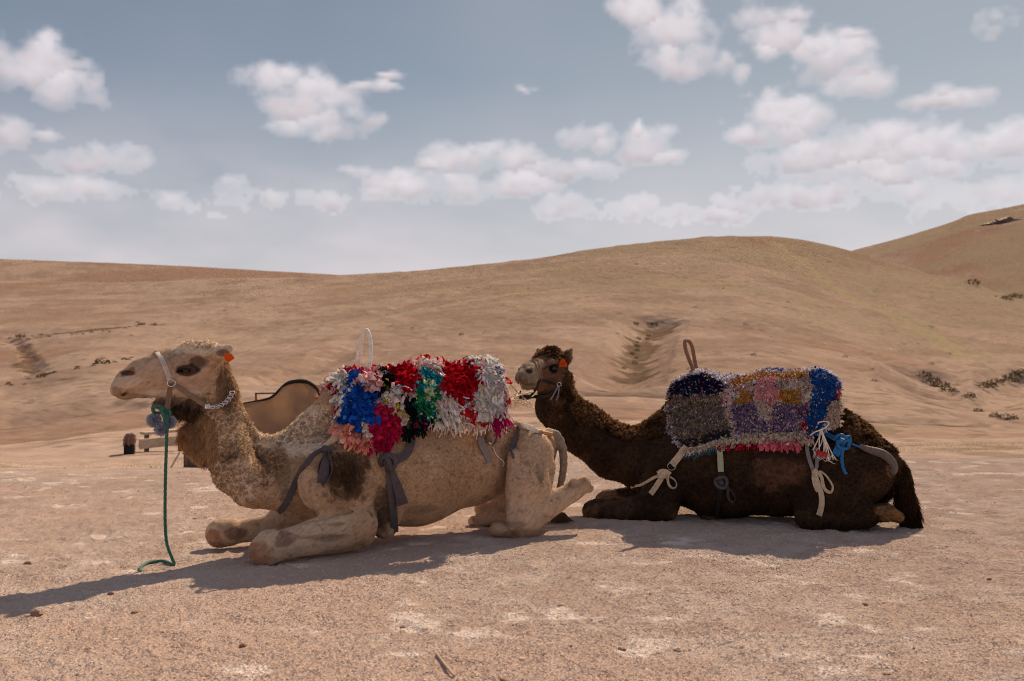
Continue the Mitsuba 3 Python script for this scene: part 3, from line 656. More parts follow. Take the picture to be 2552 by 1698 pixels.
    R = np.interp(np.linspace(0, 1, 12), [0, .2, .5, .8, 1], [20, 17, 17, 18, 14])
    for i in range(11):
        bone(P[i], R[i], P[i + 1], R[i + 1], blend=.03)
    return B


F2h = F2.local(F2.world(np.array([0, 0, 0.])) + unit(np.array([-.50, -.866, 0.])))
F2h = unit(F2h); F2l = np.array([-F2h[1], F2h[0], 0.])
if F2l[1] < 0 and F2.vec(F2l)[0] < 0:
    F2l = -F2l
if F2.vec(F2l)[0] < 0:
    F2l = -F2l


TURN = np.linalg.qr(np.array([[.6, .5, -.6], [.3, -.9, .4], [.7, .2, .8]]))[0]


def finish(B, frame, wool, seed):
    """skin of a body in world space, with the coat's own relief: fine everywhere, clumped where it is woolly"""
    m = B.skin(3)
    L = np.asarray(m.vertices).copy(); n = meshkit.arrays(m, True)[2]
    W = wool(L)
    Q = L @ TURN
    d = (meshkit.fbm(Q * 16, 3, seed) - .5) * .004 + (meshkit.fbm(Q * 55, 2, seed + 1) - .5) * .004
    d = d + W * ((meshkit.fbm(Q * 26, 2, seed + 2) - .42) * .014 + (meshkit.noise(Q * 60, seed + 3) - .5) * .010)
    calm = np.clip(L[:, 2] / .03, 0, 1)
    L = L + n * (d * calm)[:, None]
    L[:, 2] = np.maximum(L[:, 2], -.012)
    w = frame.world(L)
    if np.linalg.det(np.stack([frame.vec(e) for e in np.eye(3)])) < 0:
        m = trimesh.Trimesh(w, np.asarray(m.faces)[:, ::-1], process=False)
    else:
        m = trimesh.Trimesh(w, m.faces, process=False)
    return m, L


def near_blob(L, c, r, seed=0, rough=.5, k=9.0, soft=.26):
    """a patch with a ragged outline round c, 0 to 1; r one radius or three"""
    d = np.sqrt((((L - np.asarray(c)) / np.asarray(r)) ** 2).sum(-1)); out = np.zeros(len(L))
    i = np.where(d < 1.15 + rough)[0]
    if len(i):
        e = d[i] + rough * 2 * (meshkit.fbm(L[i] * k + seed * 3.1, 4, seed) - .5)
        out[i] = np.clip((1 + soft / 2 - e) / soft, 0, 1)
    return out


def near_line(L, pts, w, seed=0):
    """a ragged line through pts, 0 to 1; w half width"""
    d, _ = cKDTree(spline(pts, 60)).query(L)
    d = d + w * 1.2 * (meshkit.noise(L * 60, seed) - .5)
    return np.clip((1.35 - d / w) / .6, 0, 1)


def wool1(L):
    u, v, z = L.T
    neck = near_blob(L, (-0.189, 0, 0.854), (.24, .3, .30), 1) + near_blob(L, (-0.108, 0, 0.554), (.30, .3, .22), 2) + near_blob(L, (-0.151, 0, 1.178), (.07, .25, .2), 7)
    crown = near_blob(L, (-0.324, 0, 1.435), (.13, .2, .045), 3)
    hump = near_blob(L, (0.345, 0, 0.849), (.35, .3, .12), 4)
    return np.clip(neck * .6 + crown * .6 + hump * .6 + .04, 0, 1)


def wool2(L):
    u, v, z = L.T
    head = near_blob(L, np.array((-0.581, 0, 1.182)) + F2h * .22, (.27, .27, .20), 1, .15)
    top = near_blob(L, (-0.533, 0, 1.373), (.2, .2, .08), 2)
    back = np.clip((z - .50) / .2, 0, 1) * (u < .9)
    return np.clip(.35 + .65 * np.clip(back + near_blob(L, (2.125, 0, 0.58), (.4, .5, .3), 3), 0, 1) - head + top, 0.05, 1)


FIELD1, FIELD2 = camel_body(), camel2_body()
SKIN1, L1 = finish(FIELD1, F1, wool1, 11)
SKIN2, L2 = finish(FIELD2, F2, wool2, 31)

# ------------------------------------------------------------------ saddle pads: the sheet that lies over hump and frame


def pad(field, bones, u0, u1, zmin, off, hem, frame, seed):
    ix = [np.where((field.x[0] > u0 - .06) & (field.x[0] < u1 + .06))[0], np.arange(len(field.x[1])), np.where(field.x[2] > zmin)[0]]
    B = Flesh([field.x[c][ix[c]] for c in range(3)])
    B.d = field.d[np.ix_(*ix)] - np.float32(off)
    for a, ra, b, rb, k in bones:
        B.bone(a, ra, b, rb, k=k, blend=.10)
    m = B.skin(3); L = np.asarray(m.vertices)
    L = L + meshkit.arrays(m, True)[2] * ((meshkit.fbm(L * 9, 3, seed) - .5) * .03)[:, None]
    h = np.array(hem); edge = np.interp(L[:, 0], h[:, 0], h[:, 2]) + .02 * (meshkit.noise(L * 14, seed) - .5)
    inside = (L[:, 2] > edge) & (L[:, 0] > u0 + .03 * (meshkit.noise(L * 12 + 4, seed) - .5)) & (L[:, 0] < u1 + .03 * (meshkit.noise(L * 12 + 8, seed) - .5))
    f = np.asarray(m.faces); f = f[inside[f].all(1)]
    u, inv = np.unique(f, return_inverse=True)
    f = inv.reshape(-1, 3)
    if np.linalg.det(np.stack([frame.vec(e) for e in np.eye(3)])) < 0:
        f = f[:, ::-1]
    return trimesh.Trimesh(frame.world(L[u]), f, process=False), L[u]


PAD1, PL1 = pad(FIELD1, [((0.735, 0, 1.117), .118, (1.029, 0, 1.083), .130, 1.7), ((1.029, 0, 1.083), .130, (1.377, 0, 1.092), .132, 1.8), ((1.377, 0, 1.092), .132, (1.741, 0, 1.152), .142, 1.8),
                         ((1.741, 0, 1.152), .142, (1.883, 0, 1.096), .142, 1.8), ((1.883, 0, 1.096), .142, (1.91, 0, 0.92), .15, 1.9), ((0.761, 0, 0.922), .16, (1.853, 0, 0.922), .16, 2.0)], .55, 1.83, .55, .030,
                [(0.525, 0.37, 0.898), (0.571, 0.37, 0.778), (0.724, 0.38, 0.739), (0.819, 0.38, 0.753), (0.98, 0.38, 0.822), (1.207, 0.39, 0.891), (1.581, 0.4, 0.863), (1.777, 0.4, 0.888)], F1, 51)
PAD2, PL2 = pad(FIELD2, [((0.664, 0, 1.022), .125, (0.788, 0, 1.064), .135, 1.6), ((0.788, 0, 1.064), .135, (1.067, 0, 0.998), .138, 1.7), ((1.067, 0, 0.998), .138, (1.347, 0, 1.063), .140, 1.8),
                         ((1.347, 0, 1.063), .140, (1.741, 0, 1.071), .140, 1.8), ((1.741, 0, 1.071), .14, (1.819, 0, 0.949), .14, 1.9), ((0.708, 0, 0.784), .16, (1.758, 0, 0.842), .17, 1.9)], .52, 1.90, .55, .028,
                [(0.539, 0.36, 0.711), (0.646, 0.37, 0.591), (0.751, 0.38, 0.56), (0.958, 0.38, 0.632), (1.279, 0.38, 0.665), (1.592, 0.38, 0.663), (1.69, 0.38, 0.713), (1.883, 0.37, 0.811)], F2, 61)
SNAP = {'body': SKIN1.vertices, 'dark': SKIN2.vertices, 'pad1': PAD1.vertices, 'pad2': PAD2.vertices}

# ------------------------------------------------------------------ coats


def blendc(c, rgb, w):
    return c * (1 - w[:, None]) + np.asarray(rgb) * w[:, None]


def coat1(L):
    """pale camel: tan coat, cream wool, dark brown shoulder, dark throat with painted shade, dirt and calluses"""
    Q = L @ TURN
    S = np.stack([L[:, 0] * .75 + L[:, 2] * .65, L[:, 1], L[:, 2] * .75 - L[:, 0] * .65], -1)        # along and across the lie of the hair
    n1, n2, n3 = meshkit.fbm(S * [16, 9, 6], 4, 70), meshkit.fbm(Q * 30, 3, 71), meshkit.fbm(Q * 2.5, 3, 72)
    c = np.tile([.43, .285, .18], (len(L), 1))
    c = blendc(c, (.33, .19, .105), np.clip((n1 - .42) * 3, 0, 1) * .4)
    c = blendc(c, (.46, .31, .195), np.clip((n3 - .5) * 4, 0, 1) * .3)
    cream = np.clip(near_blob(L, (0.345, 0, 0.834), (.42, .35, .17), 5) + near_blob(L, (-0.31, 0, 1.429), (.2, .2, .06), 6) + near_blob(L, (-0.049, 0, 0.864), (.10, .25, .22), 7) + near_blob(L, (2.192, 0.05, 0.767), (.22, .3, .06), 8), 0, 1)
    c = blendc(c, (.66, .55, .43), cream * .8)
    legs = np.clip((.34 - L[:, 2] + .16 * (n3 - .5)) / .06, 0, 1) * (np.clip((.62 - L[:, 0]) / .1, 0, 1) + np.clip((L[:, 0] - 1.75) / .1, 0, 1))
    c = blendc(c, (.51, .38, .275), np.clip(legs, 0, 1) * .75)
    for p, r in (((2.052, 0.3, 0.461), (.26, .22, .50)), ((2.379, 0.3, 0.291), (.2, .2, .12)), ((0.272, 0.36, 0.455), (.16, .2, .14))):
        c = blendc(c, (.49, .35, .24), near_blob(L, p, r, 61, .25, 7) * .7)  # haunch, hock and shoulder front painted paler, as if lit
    neck = near_blob(L, (-0.166, 0, 0.676), (.22, .3, .36), 9)
    c = blendc(c, (.58, .435, .30), neck * .85)
    c = blendc(c, (.66, .52, .39), near_blob(L, (-0.076, 0.12, 0.522), (.14, .14, .14), 62, .3) * .6)  # sunlight on the lower neck lobe, painted into the coat
    c = blendc(c, (.23, .14, .08), neck * np.clip((meshkit.fbm(Q * 9, 4, 76) - .53) * 8, 0, 1) * .55)
    for p, r, rgb, k in (
                         ((0.841, 0.25, 0.281), (.085, .3, .20), (.075, .050, .038), .9), ((0.173, 0.16, 0.6), (.05, .3, .18), (.14, .09, .062), .6), ((0.188, 0.18, 0.409), (.05, .3, .06), (.12, .08, .06), .6),
                         ((-0.509, -0.07, 0.995), (.22, .2, .085), (.060, .040, .030), .97), ((-0.162, 0.05, 1.106), (.04, .2, .09), (.22, .15, .10), .5),  # dark hair under the jaw, its shade painted in too
                         ((-0.057, -0.12, 0.109), (.11, .15, .05), (.13, .075, .06), .7), ((0.12, 0.4, 0.156), (.075, .12, .050), (.17, .10, .08), .8), ((0.358, 0.42, 0.161), (.15, .12, .018), (.17, .11, .08), .65), ((0.463, 0.42, 0.231), (.06, .12, .012), (.13, .085, .06), .6), ((0.433, 0.42, 0.146), (.12, .12, .025), (.15, .095, .065), .6),
                         ((-0.04, 0.38, 0.062), (.075, .16, .10), (.33, .16, .095), .95), ((-0.207, -0.26, 0.074), (.07, .16, .08), (.34, .17, .105), .95), ((1.944, 0.36, 0.013), (.16, .18, .06), (.30, .165, .095), .8),
                         ((2.056, 0.34, 0.459), (.028, .2, .09), (.15, .10, .065), .6), ((1.871, 0.36, 0.106), (.07, .2, .028), (.16, .10, .07), .5),
                         ((1.153, 0.4, 0.254), (.16, .2, .04), (.15, .10, .07), .5), ((1.407, 0.4, 0.4), (.20, .3, .14), (.33, .20, .115), .6), ((2.382, 0.36, 0.355), (.08, .14, .018), (.19, .13, .09), .5)):
        w = near_blob(L, p, r, int(abs(p[0]) * 97) % 50, .45, 15)
        c = blendc(c, rgb, w * k * (.62 + .38 * np.clip((n2 - .35) * 6, 0, 1)))
    c = blendc(c, (.115, .070, .042), near_blob(L, (0.529, 0.31, 0.575), (.165, .3, .185), 31, .75, 9, .75) * (.6 + .4 * np.clip((n1 - .3) * 3, 0, 1)))
    tail = near_blob(L, (2.44, 0.08, 0.518), (.09, .1, .30), 14, .2)
    c = blendc(c, (.25, .205, .17), tail * .9)
    # face, with the shade in temple hollow and ear painted on
    face = near_blob(L, (-0.618, -0.08, 1.226), (.36, .3, .17), 15, .15)
    c = blendc(c, (.42, .305, .23), face * .75)
    for p, r, rgb, k in (((-0.429, 0.07, 1.265), (.075, .14, .042), (.055, .032, .022), .97), ((-0.369, 0.09, 1.319), (.055, .14, .038), (.13, .075, .052), .85), ((-0.5, 0.05, 1.328), (.055, .14, .028), (.26, .17, .12), .35), ((-0.321, 0.06, 1.182), (.10, .14, .03), (.34, .23, .17), .5), ((-0.544, -0.02, 1.27), (.03, .14, .08), (.30, .20, .15), .5), ((-0.784, -0.08, 1.246), (.042, .15, .018), (.06, .04, .032), .9),
                         ((-0.844, -0.17, 1.146), (.03, .2, .06), (.23, .145, .11), .6), ((-0.748, -0.13, 1.091), (.11, .2, .022), (.22, .13, .095), .6), ((-0.779, -0.1, 1.185), (.10, .2, .04), (.58, .46, .37), .5), ((-0.506, 0, 1.111), (.2, .2, .025), (.56, .45, .35), .7), ((-0.206, 0.12, 1.391), (.07, .12, .045), (.50, .39, .30), .85), ((-0.214, 0.145, 1.38), (.045, .06, .026), (.13, .08, .06), .85)):
        c = blendc(c, rgb, near_blob(L, p, r, int(abs(p[0]) * 53) % 40, .22, 16) * k)
    c = blendc(c, (.105, .062, .048), near_line(L, [(-0.844, -0.165, 1.109), (-0.807, -0.115, 1.104), (-0.767, -0.085, 1.119), (-0.717, -0.055, 1.145), (-0.666, -0.03, 1.174)], .011, 3) * .9)
    dirt = np.clip((meshkit.fbm(S * [34, 20, 16] + 3, 4, 77) - .62) * 12, 0, 1) * (L[:, 2] < .8)
    c = blendc(c, (.15, .095, .065), dirt * .4)
    speck = np.clip((meshkit.noise(Q * 60, 78) - .80) * 12, 0, 1) * (L[:, 2] < .5)
    c = blendc(c, (.12, .08, .06), speck * .5)
    st = meshkit.fbm(np.stack([L[:, 0] * 26 + L[:, 2] * 18, L[:, 1] * 30, L[:, 2] * 70 - L[:, 0] * 55], -1), 3, 75)
    return c * (.58 + .32 * n2 + .54 * st)[:, None]


def coat2(L):
    """dark brown camel with sun-bleached mane, pale muzzle, shorn flank"""
    Q = L @ TURN
    n1, n2 = meshkit.fbm(Q * 7, 4, 80), meshkit.fbm(Q * 30, 3, 81)
    c = np.tile([.036, .020, .012], (len(L), 1))
    c = blendc(c, (.075, .042, .023), np.clip((n1 - .45) * 4, 0, 1) * .6)
    u, v, z = L.T
    for p, r, rgb, k in (((-0.037, 0, 0.93), (.32, .3, .20), (.135, .072, .038), .75), ((0.284, 0, 0.805), (.30, .3, .12), (.13, .07, .036), .7), ((2.075, 0, 0.771), (.34, .4, .13), (.12, .066, .040), .75), ((2.413, 0.05, 0.422), (.12, .2, .25), (.10, .055, .034), .6),
                         ((1.446, 0.42, 0.432), (.19, .3, .12), (.125, .062, .038), .85), ((2.283, 0.28, 0.127), (.13, .16, .07), (.26, .135, .060), .85), ((0.069, 0.34, 0.121), (.22, .2, .09), (.095, .058, .040), .7), ((-0.054, -0.28, 0.101), (.2, .14, .07), (.24, .15, .095), .8),
                         ((-0.074, 0.36, 0.045), (.08, .2, .07), (.20, .105, .055), .75), ((0.898, 0.1, -0.004), (.12, .3, .03), (.13, .08, .055), .7), ((0.606, 0.2, 0.052), (.05, .2, .06), (.2, .11, .05), .6), ((2.279, 0.12, 0.477), (.05, .2, .06), (.26, .15, .08), .5), ((1.787, 0.36, 0.099), (.25, .2, .05), (.075, .045, .028), .6)):
        c = blendc(c, rgb, near_blob(L, p, r, int(abs(p[0]) * 97) % 50, 1.1, 11) * k * (.55 + .45 * np.clip((n2 - .35) * 5, 0, 1)))
    o = np.array((-0.518, 0, 1.209))
    at = lambda f, s, q: o + 1.06 * (F2h * f + F2l * s + np.array([0, 0, 1.0]) * (q + .10 * f))
    face = near_blob(L, at(.18, 0, -.03), (.30, .26, .17), 15, .12)
    c = blendc(c, (.165, .085, .052), face * .9)
    muz = near_blob(L, at(.42, 0, -.06), (.16, .17, .14), 16, .18)
    c = blendc(c, (.33, .25, .18), muz * .85)
    ridge_ = near_blob(L, at(.30, .0, .035), (.16, .12, .045), 17, .2)
    c = blendc(c, (.30, .22, .16), ridge_ * .5)
    dark = near_blob(L, at(.0, 0, .13), (.15, .16, .07), 18, .2)
    c = blendc(c, (.055, .030, .019), dark * .9)
    for s in (1, -1):
        for p, r, rgb, k in ((at(.44, .045 * s, -.035), (.035, .035, .022), (.05, .034, .028), .9), (at(.125, .115 * s, .012), (.065, .06, .040), (.016, .010, .008), .97), (at(.13, .10 * s, .075), (.06, .05, .018), (.30, .19, .12), .6), (at(.49, .015 * s, -.10), (.05, .03, .045), (.16, .11, .09), .7), (at(.42, .05 * s, -.137), (.07, .06, .012), (.10, .06, .05), .7), (at(-.07, .14 * s, .15), (.05, .06, .07), (.30, .21, .15), .7)):
            c = blendc(c, rgb, near_blob(L, p, r, 21, .2, 18) * k)
    return c * (.55 + .62 * n2)[:, None]


def strands(mesh, L, frame, color, weight, length, width, lift, n, flow, seed, clump=0.0, curl=0.0, tint=1.0, bleach_rim=None, clump_size=.02):
    """hair: thin tapering blades rooted in the skin, laid along the flow, gathered into locks"""
    rng = np.random.default_rng(seed)
    V, Fc = np.asarray(mesh.vertices), np.asarray(mesh.faces)
    tri = V[Fc]; ar = np.linalg.norm(np.cross(tri[:, 1] - tri[:, 0], tri[:, 2] - tri[:, 0]), axis=1) / 2
    wt = weight(L)[Fc].mean(1); pr = ar * wt
    k = rng.choice(len(Fc), n, p=pr / pr.sum())
    r1, r2 = np.sqrt(rng.random(n)), rng.random(n)
    B = np.stack([1 - r1, r1 * (1 - r2), r1 * r2], 1)[..., None]
    p = (tri[k] * B).sum(1); l = (L[Fc[k]] * B).sum(1)
    nn = unit((meshkit.arrays(mesh, True)[2][Fc[k]] * B).sum(1))
    g = frame.vec(flow(l)) if callable(flow) else np.broadcast_to(frame.vec(np.asarray(flow, float)), p.shape)
    g = g + rng.normal(0, .35, p.shape)
    t = unit(g - nn * (g * nn).sum(1, keepdims=True))
    ln = length(l) * rng.uniform(.6, 1.25, n); up = (lift(l) if callable(lift) else lift) * rng.uniform(.5, 1.5, n)
    d = unit(t + nn * up[:, None])
    mid = p + d * (ln * .5)[:, None]
    tip = mid + unit(d + t * .35 + np.array([0, 0, -.25]) + rng.normal(0, .25, p.shape)) * (ln * .5)[:, None]
    if curl:
        s = unit(np.cross(nn, t)); a = rng.choice([-1, 1], n)[:, None]
        tip = mid + unit(d * .2 + s * a * curl + nn * .3 + rng.normal(0, .35, p.shape)) * (ln * .5)[:, None]
    if clump:
        m = max(8, int(ar[wt > .2].sum() / clump_size ** 2)); q = rng.choice(n, min(m, n), replace=False)
        _, j = cKDTree(p[q]).query(p)
        j = q[j]; w = (clump * rng.uniform(.4, 1, n))[:, None]
        tip = tip * (1 - w) + (p[j] + (tip[j] - p[j]) * (ln / ln[j])[:, None]) * w
        mid = mid * (1 - .5 * w) + (p[j] + (mid[j] - p[j]) * (ln / ln[j])[:, None]) * .5 * w
    p = p - nn * .004
    side = unit(np.cross(tip - p, nn + rng.normal(0, .5, p.shape)))
    wd = (width * rng.uniform(.7, 1.3, n))[:, None] / 2
    v = np.stack([p - side * wd, p + side * wd, mid - side * wd * .8, mid + side * wd * .8, tip], 1)
    f = np.array([[0, 1, 3], [0, 3, 2], [2, 3, 4]])[None] + (np.arange(n) * 5)[:, None, None]
    c = color(l) * tint * (rng.uniform(.75, 1.25, n) * (.74 + .52 * meshkit.fbm(l @ TURN * [34, 34, 34], 2, seed)))[:, None]
    c = np.repeat(c[:, None], 5, 1)
    if bleach_rim is not None:
        amount = bleach_rim(l)[:, None]
        c[:, 4] = c[:, 4] * (1 - amount) + np.array([.42, .235, .12]) * amount; c[:, 2:4] = c[:, 2:4] * (1 - .55 * amount[:, None]) + np.array([.42, .235, .12]) * .55 * amount[:, None]  # lighter tips: bleached hair plus painted rim light
    return trimesh.Trimesh(v.reshape(-1, 3), f.reshape(-1, 3), process=False), np.clip(c.reshape(-1, 3), .003, .9)


def joinc(parts):
    return cat([m for m, _ in parts]), np.vstack([c for _, c in parts])


def eye(center, look, r):
    m = trimesh.creation.icosphere(subdivisions=3, radius=r); m.apply_translation(center); return m


scene['eye_material'] = {'type': 'principled', 'base_color': {'type': 'rgb', 'value': [.012, .008, .006]}, 'roughness': .12, 'specular': .35}

# pale camel
tag('camel', 'pale tan camel lying at the left, head in profile, shaggy rag blanket on its back', 'camel')
put('camel__body', SKIN1, 'coat_material', True, color=coat1(L1), label='pale tan body with dark brown shoulder and dusty legs')
w1 = wool1
bald = lambda l: 1 - .93 * np.clip(near_blob(l, (-0.214, 0.12, 1.383), (.075, .09, .055), 8, .05) + near_blob(l, (-0.423, 0, 1.211), (.16, .3, .11), 9, .1) + near_blob(l, (-0.656, -0.1, 1.218), (.27, .3, .13), 15, .1) + near_blob(l, (-0.034, 0.38, 0.067), (.06, .15, .10), 3, .2), 0, 1)
fl = lambda l: np.stack([.75 + 0 * l[:, 0], 0 * l[:, 0], -.65 + 0 * l[:, 0]], 1)
h1 = [strands(SKIN1, L1, F1, coat1, lambda l: bald(l) * (1.15 - w1(l)), lambda l: np.where(l[:, 2] < .38, .009, .016), .0034, lambda l: np.where(l[:, 2] < .38, .18, .30), 80000, fl, 101, clump=.7, clump_size=.021),
      strands(SKIN1, L1, F1, coat1, lambda l: w1(l) ** 1.5 * bald(l), lambda l: .015 + .018 * w1(l), .0036, .5, 44000, fl, 102, clump=.8, curl=.45, clump_size=.022)]
m, c = joinc(h1)
put('camel__coat', m, 'hair_material', False, color=c, label='short dusty hair, curling on the neck', kind='stuff')
beard_w = lambda l: near_blob(l, (-0.38, 0, 0.818), (.16, .25, .20), 1, .2) * (l[:, 0] < -.02)
m, c = strands(SKIN1, L1, F1, coat1, beard_w, lambda l: .070 + 0 * l[:, 0], .0042, .45, 5200, lambda l: np.stack([-.25 + 0 * l[:, 0], 0 * l[:, 0], -1 + 0 * l[:, 0]], 1), 103, clump=.8, clump_size=.035, tint=np.array([1.0, .88, .74]))
throat_w = lambda l: near_blob(l, (-0.496, -0.06, 1.013), (.24, .2, .07), 2, .2)
m2, c_2 = strands(SKIN1, L1, F1, coat1, throat_w, lambda l: .045 + 0 * l[:, 0], .0042, .5, 2600, lambda l: np.stack([-.6 + 0 * l[:, 0], 0 * l[:, 0], -.8 + 0 * l[:, 0]], 1), 104, clump=.7, clump_size=.03)
m3, c_3 = strands(SKIN1, L1, F1, coat1, lambda l: near_blob(l, (-0.192, 0.04, 1.15), (.06, .2, .15), 4, .2), lambda l: .045 + 0 * l[:, 0], .004, .45, 2400, lambda l: np.stack([-.1 + 0 * l[:, 0], 0 * l[:, 0], -1 + 0 * l[:, 0]], 1), 105, clump=.7, clump_size=.03)
m, c = joinc([(m, c), (m2, c_2), (m3, c_3)])
m4, c_4 = strands(SKIN1, L1, F1, coat1, lambda l: near_blob(l, (0.545, 0.31, 0.544), (.17, .2, .18), 5, .6) * (l[:, 1] > .1), lambda l: .042 + 0 * l[:, 0], .0038, .35, 5200, lambda l: np.stack([.35 + 0 * l[:, 0], 0 * l[:, 0], -1 + 0 * l[:, 0]], 1), 107, clump=.75, clump_size=.03)
m, c = joinc([(m, c), (m4, c_4)])
put('camel__long_hair', m, 'hair_material', False, color=c, label='long shaggy hair of throat, jaw and shoulder', kind='stuff')
m, c = strands(SKIN1, L1, F1, coat1, lambda l: near_blob(l, (2.472, 0, 0.194), (.08, .12, .17), 2, .1) * (l[:, 0] > 2.3), lambda l: .07 + 0 * l[:, 0], .004, .25, 1500, (.1, 0, -1), 106, clump=.6, clump_size=.03)
tuft = [tube([np.array((2.483, -0.02, 0.085)) + np.array([a * .02, b * .02, 0]), np.array((2.5, -0.02, 0.014)) + np.array([a * .05, b * .03, 0]), np.array((2.64, -0.02, -0.022)) + np.array([a * .11, b * .06, .0])], [.005, .004, .001], 8, 5) for a, b in np.random.default_rng(8).normal(0, .8, (60, 2))]
tm = cat(tuft); tm = trimesh.Trimesh(F1.world(np.maximum(tm.vertices, [-9, -9, .004])), tm.faces, process=False)
m, c = joinc([(m, c), (tm, np.tile([.20, .13, .075], (len(tm.vertices), 1)))])
put('camel__tail_tuft', m, 'hair_material', False, color=c, label='brown tail tuft resting on the ground', kind='stuff')
put('camel__eye', eye(F1.world(np.array((-0.435, 0.058, 1.265))), None, .031), 'eye_material', True)
put('camel__eye', eye(F1.world(np.array((-0.39, -0.17, 1.263))), None, .027), 'eye_material', True)
def lashes(pts, n, ln, seed):
    rng = np.random.default_rng(seed); p = spline(pts, n); out = []
    for q in p:
        d = unit(np.array([-.35, -.75, -.45]) + rng.normal(0, .18, 3))
        out.append(tube([q, q + d * ln * .5, q + d * ln + np.array([0, 0, -.004])], [.0012, .0010, .0003], 4, 4))
    return cat(out)


scene['lash_material'] = diffuse((.012, .009, .008))
put('camel__eyelashes', lashes([(-2.203, 6.567, 1.257), (-2.173, 6.564, 1.283), (-2.139, 6.564, 1.285), (-2.113, 6.591, 1.271)], 46, .028, 5), 'lash_material', False, kind='stuff')

# dark camel
tag('camel_001', 'dark brown woolly camel lying at the right, patchwork blanket on its back', 'camel')
put('camel_001__body', SKIN2, 'coat_material', True, color=coat2(L2), label='dark brown body with a reddish shorn flank')
o2 = np.array((-0.518, 0, 1.209)); at2 = lambda f, s, q: o2 + 1.06 * (F2h * f + F2l * s + np.array([0, 0, 1.0]) * (q + .10 * f))
bald2 = lambda l: 1 - .93 * np.clip(near_blob(l, at2(.27, 0, -.03), (.30, .26, .17), 15, .08) + .7 * near_blob(l, (1.446, 0.42, 0.432), (.20, .3, .12), 6) , 0, 1)
mane = lambda l: np.clip(near_blob(l, (-0.018, 0, 0.949), (.36, .35, .20), 1) + near_blob(l, (0.266, 0, 0.805), (.34, .35, .15), 2) + near_blob(l, (2.092, 0, 0.754), (.42, .4, .17), 3) + near_blob(l, at2(-.02, 0, .12), (.17, .17, .09), 4, .2) + near_blob(l, (-0.287, 0, 1.116), (.12, .3, .12), 5), 0, 1)
bl = lambda l: np.clip(mane(l) * 1.1 - .1, 0, 1) * np.clip((meshkit.fbm(l * 9, 3, 9) - .36) * 3.2, 0, 1)
fl2 = lambda l: np.stack([.6 + 0 * l[:, 0], 0 * l[:, 0], -.75 + 0 * l[:, 0]], 1)
h2 = [strands(SKIN2, L2, F2, coat2, lambda l: bald2(l) * (1.1 - mane(l)), lambda l: .019 + 0 * l[:, 0], .0038, .42, 56000, fl2, 201, clump=.75, clump_size=.024),
      strands(SKIN2, L2, F2, coat2, lambda l: mane(l) * bald2(l), lambda l: .046 + 0 * l[:, 0], .0042, 1.1, 56000, fl2, 202, clump=.88, curl=.9, bleach_rim=bl, clump_size=.028)]
m, c = joinc(h2)
put('camel_001__coat', m, 'hair_material', False, color=c, label='dark curly wool, sun-bleached along the mane with rim light painted on the tips', kind='stuff')
tailw = lambda l: ((l[:, 0] > 2.2) & (np.abs(l[:, 1]) < .2)) * near_blob(l, (2.397, 0.05, 0.216), (.2, .2, .30), 3, .05)
m, c = strands(SKIN2, L2, F2, coat2, tailw, lambda l: .05 + .05 * (l[:, 2] < .3), .004, .35, 9000, (.25, 0, -1), 203, clump=.7, clump_size=.03)
put('camel_001__tail_tuft', m, 'hair_material', False, color=c, label='long dark hair of the tail', kind='stuff')
for s in (1, -1):
    put('camel_001__eye', eye(F2.world(at2(.118, .092 * s, .014)), None, .027), 'eye_material', True)
put('camel_001__eyelashes', lashes([(0.284, 8.499, 1.244), (0.319, 8.546, 1.262), (0.35, 8.58, 1.25), (0.366, 8.591, 1.224)], 34, .026, 6), 'lash_material', False, kind='stuff')

# ------------------------------------------------------------------ blankets: colour patches are outlined on the pad by distance along it and angle round it


def inside(poly, q):
    poly = np.asarray(poly); x, y = q.T; r = np.zeros(len(q), bool)
    for (x0, y0), (x1, y1) in zip(poly, np.roll(poly, -1, 0)):
        c = (y0 > y) != (y1 > y)
        r ^= c & (x < (x1 - x0) * (y - y0) / (y1 - y0 + 1e-12) + x0)
    return r


def which(L, patches, rest):
    """number of the patch at each local point; rest: (colours of the far side, cell size)"""
    q = np.stack([L[:, 0], np.arctan2(L[:, 1], L[:, 2] - .7)], 1)
    q = q + np.stack([meshkit.noise(np.c_[q * 22, 0 * q[:, :1]], 5) - .5, meshkit.noise(np.c_[q * 22 + 9, 0 * q[:, :1]], 6) - .5], 1) * .045
    k = np.full(len(q), -1)
    for i, pt in reversed(list(enumerate(patches))):
        k[inside(pt[1], q)] = i
    return k


def rags(mesh, L, frame, n, length, width, out, seed, segs=3):
    """roots, shapes of cloth strips standing and drooping from a pad; returns (roots local, strips)"""
    rng = np.random.default_rng(seed)
    V, Fc = np.asarray(mesh.vertices), np.asarray(mesh.faces); tri = V[Fc]
    ar = np.linalg.norm(np.cross(tri[:, 1] - tri[:, 0], tri[:, 2] - tri[:, 0]), axis=1)
    k = rng.choice(len(Fc), n, p=ar / ar.sum()); B = rng.dirichlet([1, 1, 1], n)[..., None]
    p = (tri[k] * B).sum(1); l = (L[Fc[k]] * B).sum(1)
    nn = unit((meshkit.arrays(mesh, True)[2][Fc[k]] * B).sum(1))
    down = np.array([0, 0, -1.0]) - nn * (nn @ np.array([0, 0, -1.0]))[:, None]
    flat = np.linalg.norm(down, axis=1, keepdims=True) < .5
    rnd = rng.normal(0, 1, p.shape); rnd -= nn * (rnd * nn).sum(1, keepdims=True)
    down = unit(np.where(flat, rnd, down))
    return p, l, nn, down, rng


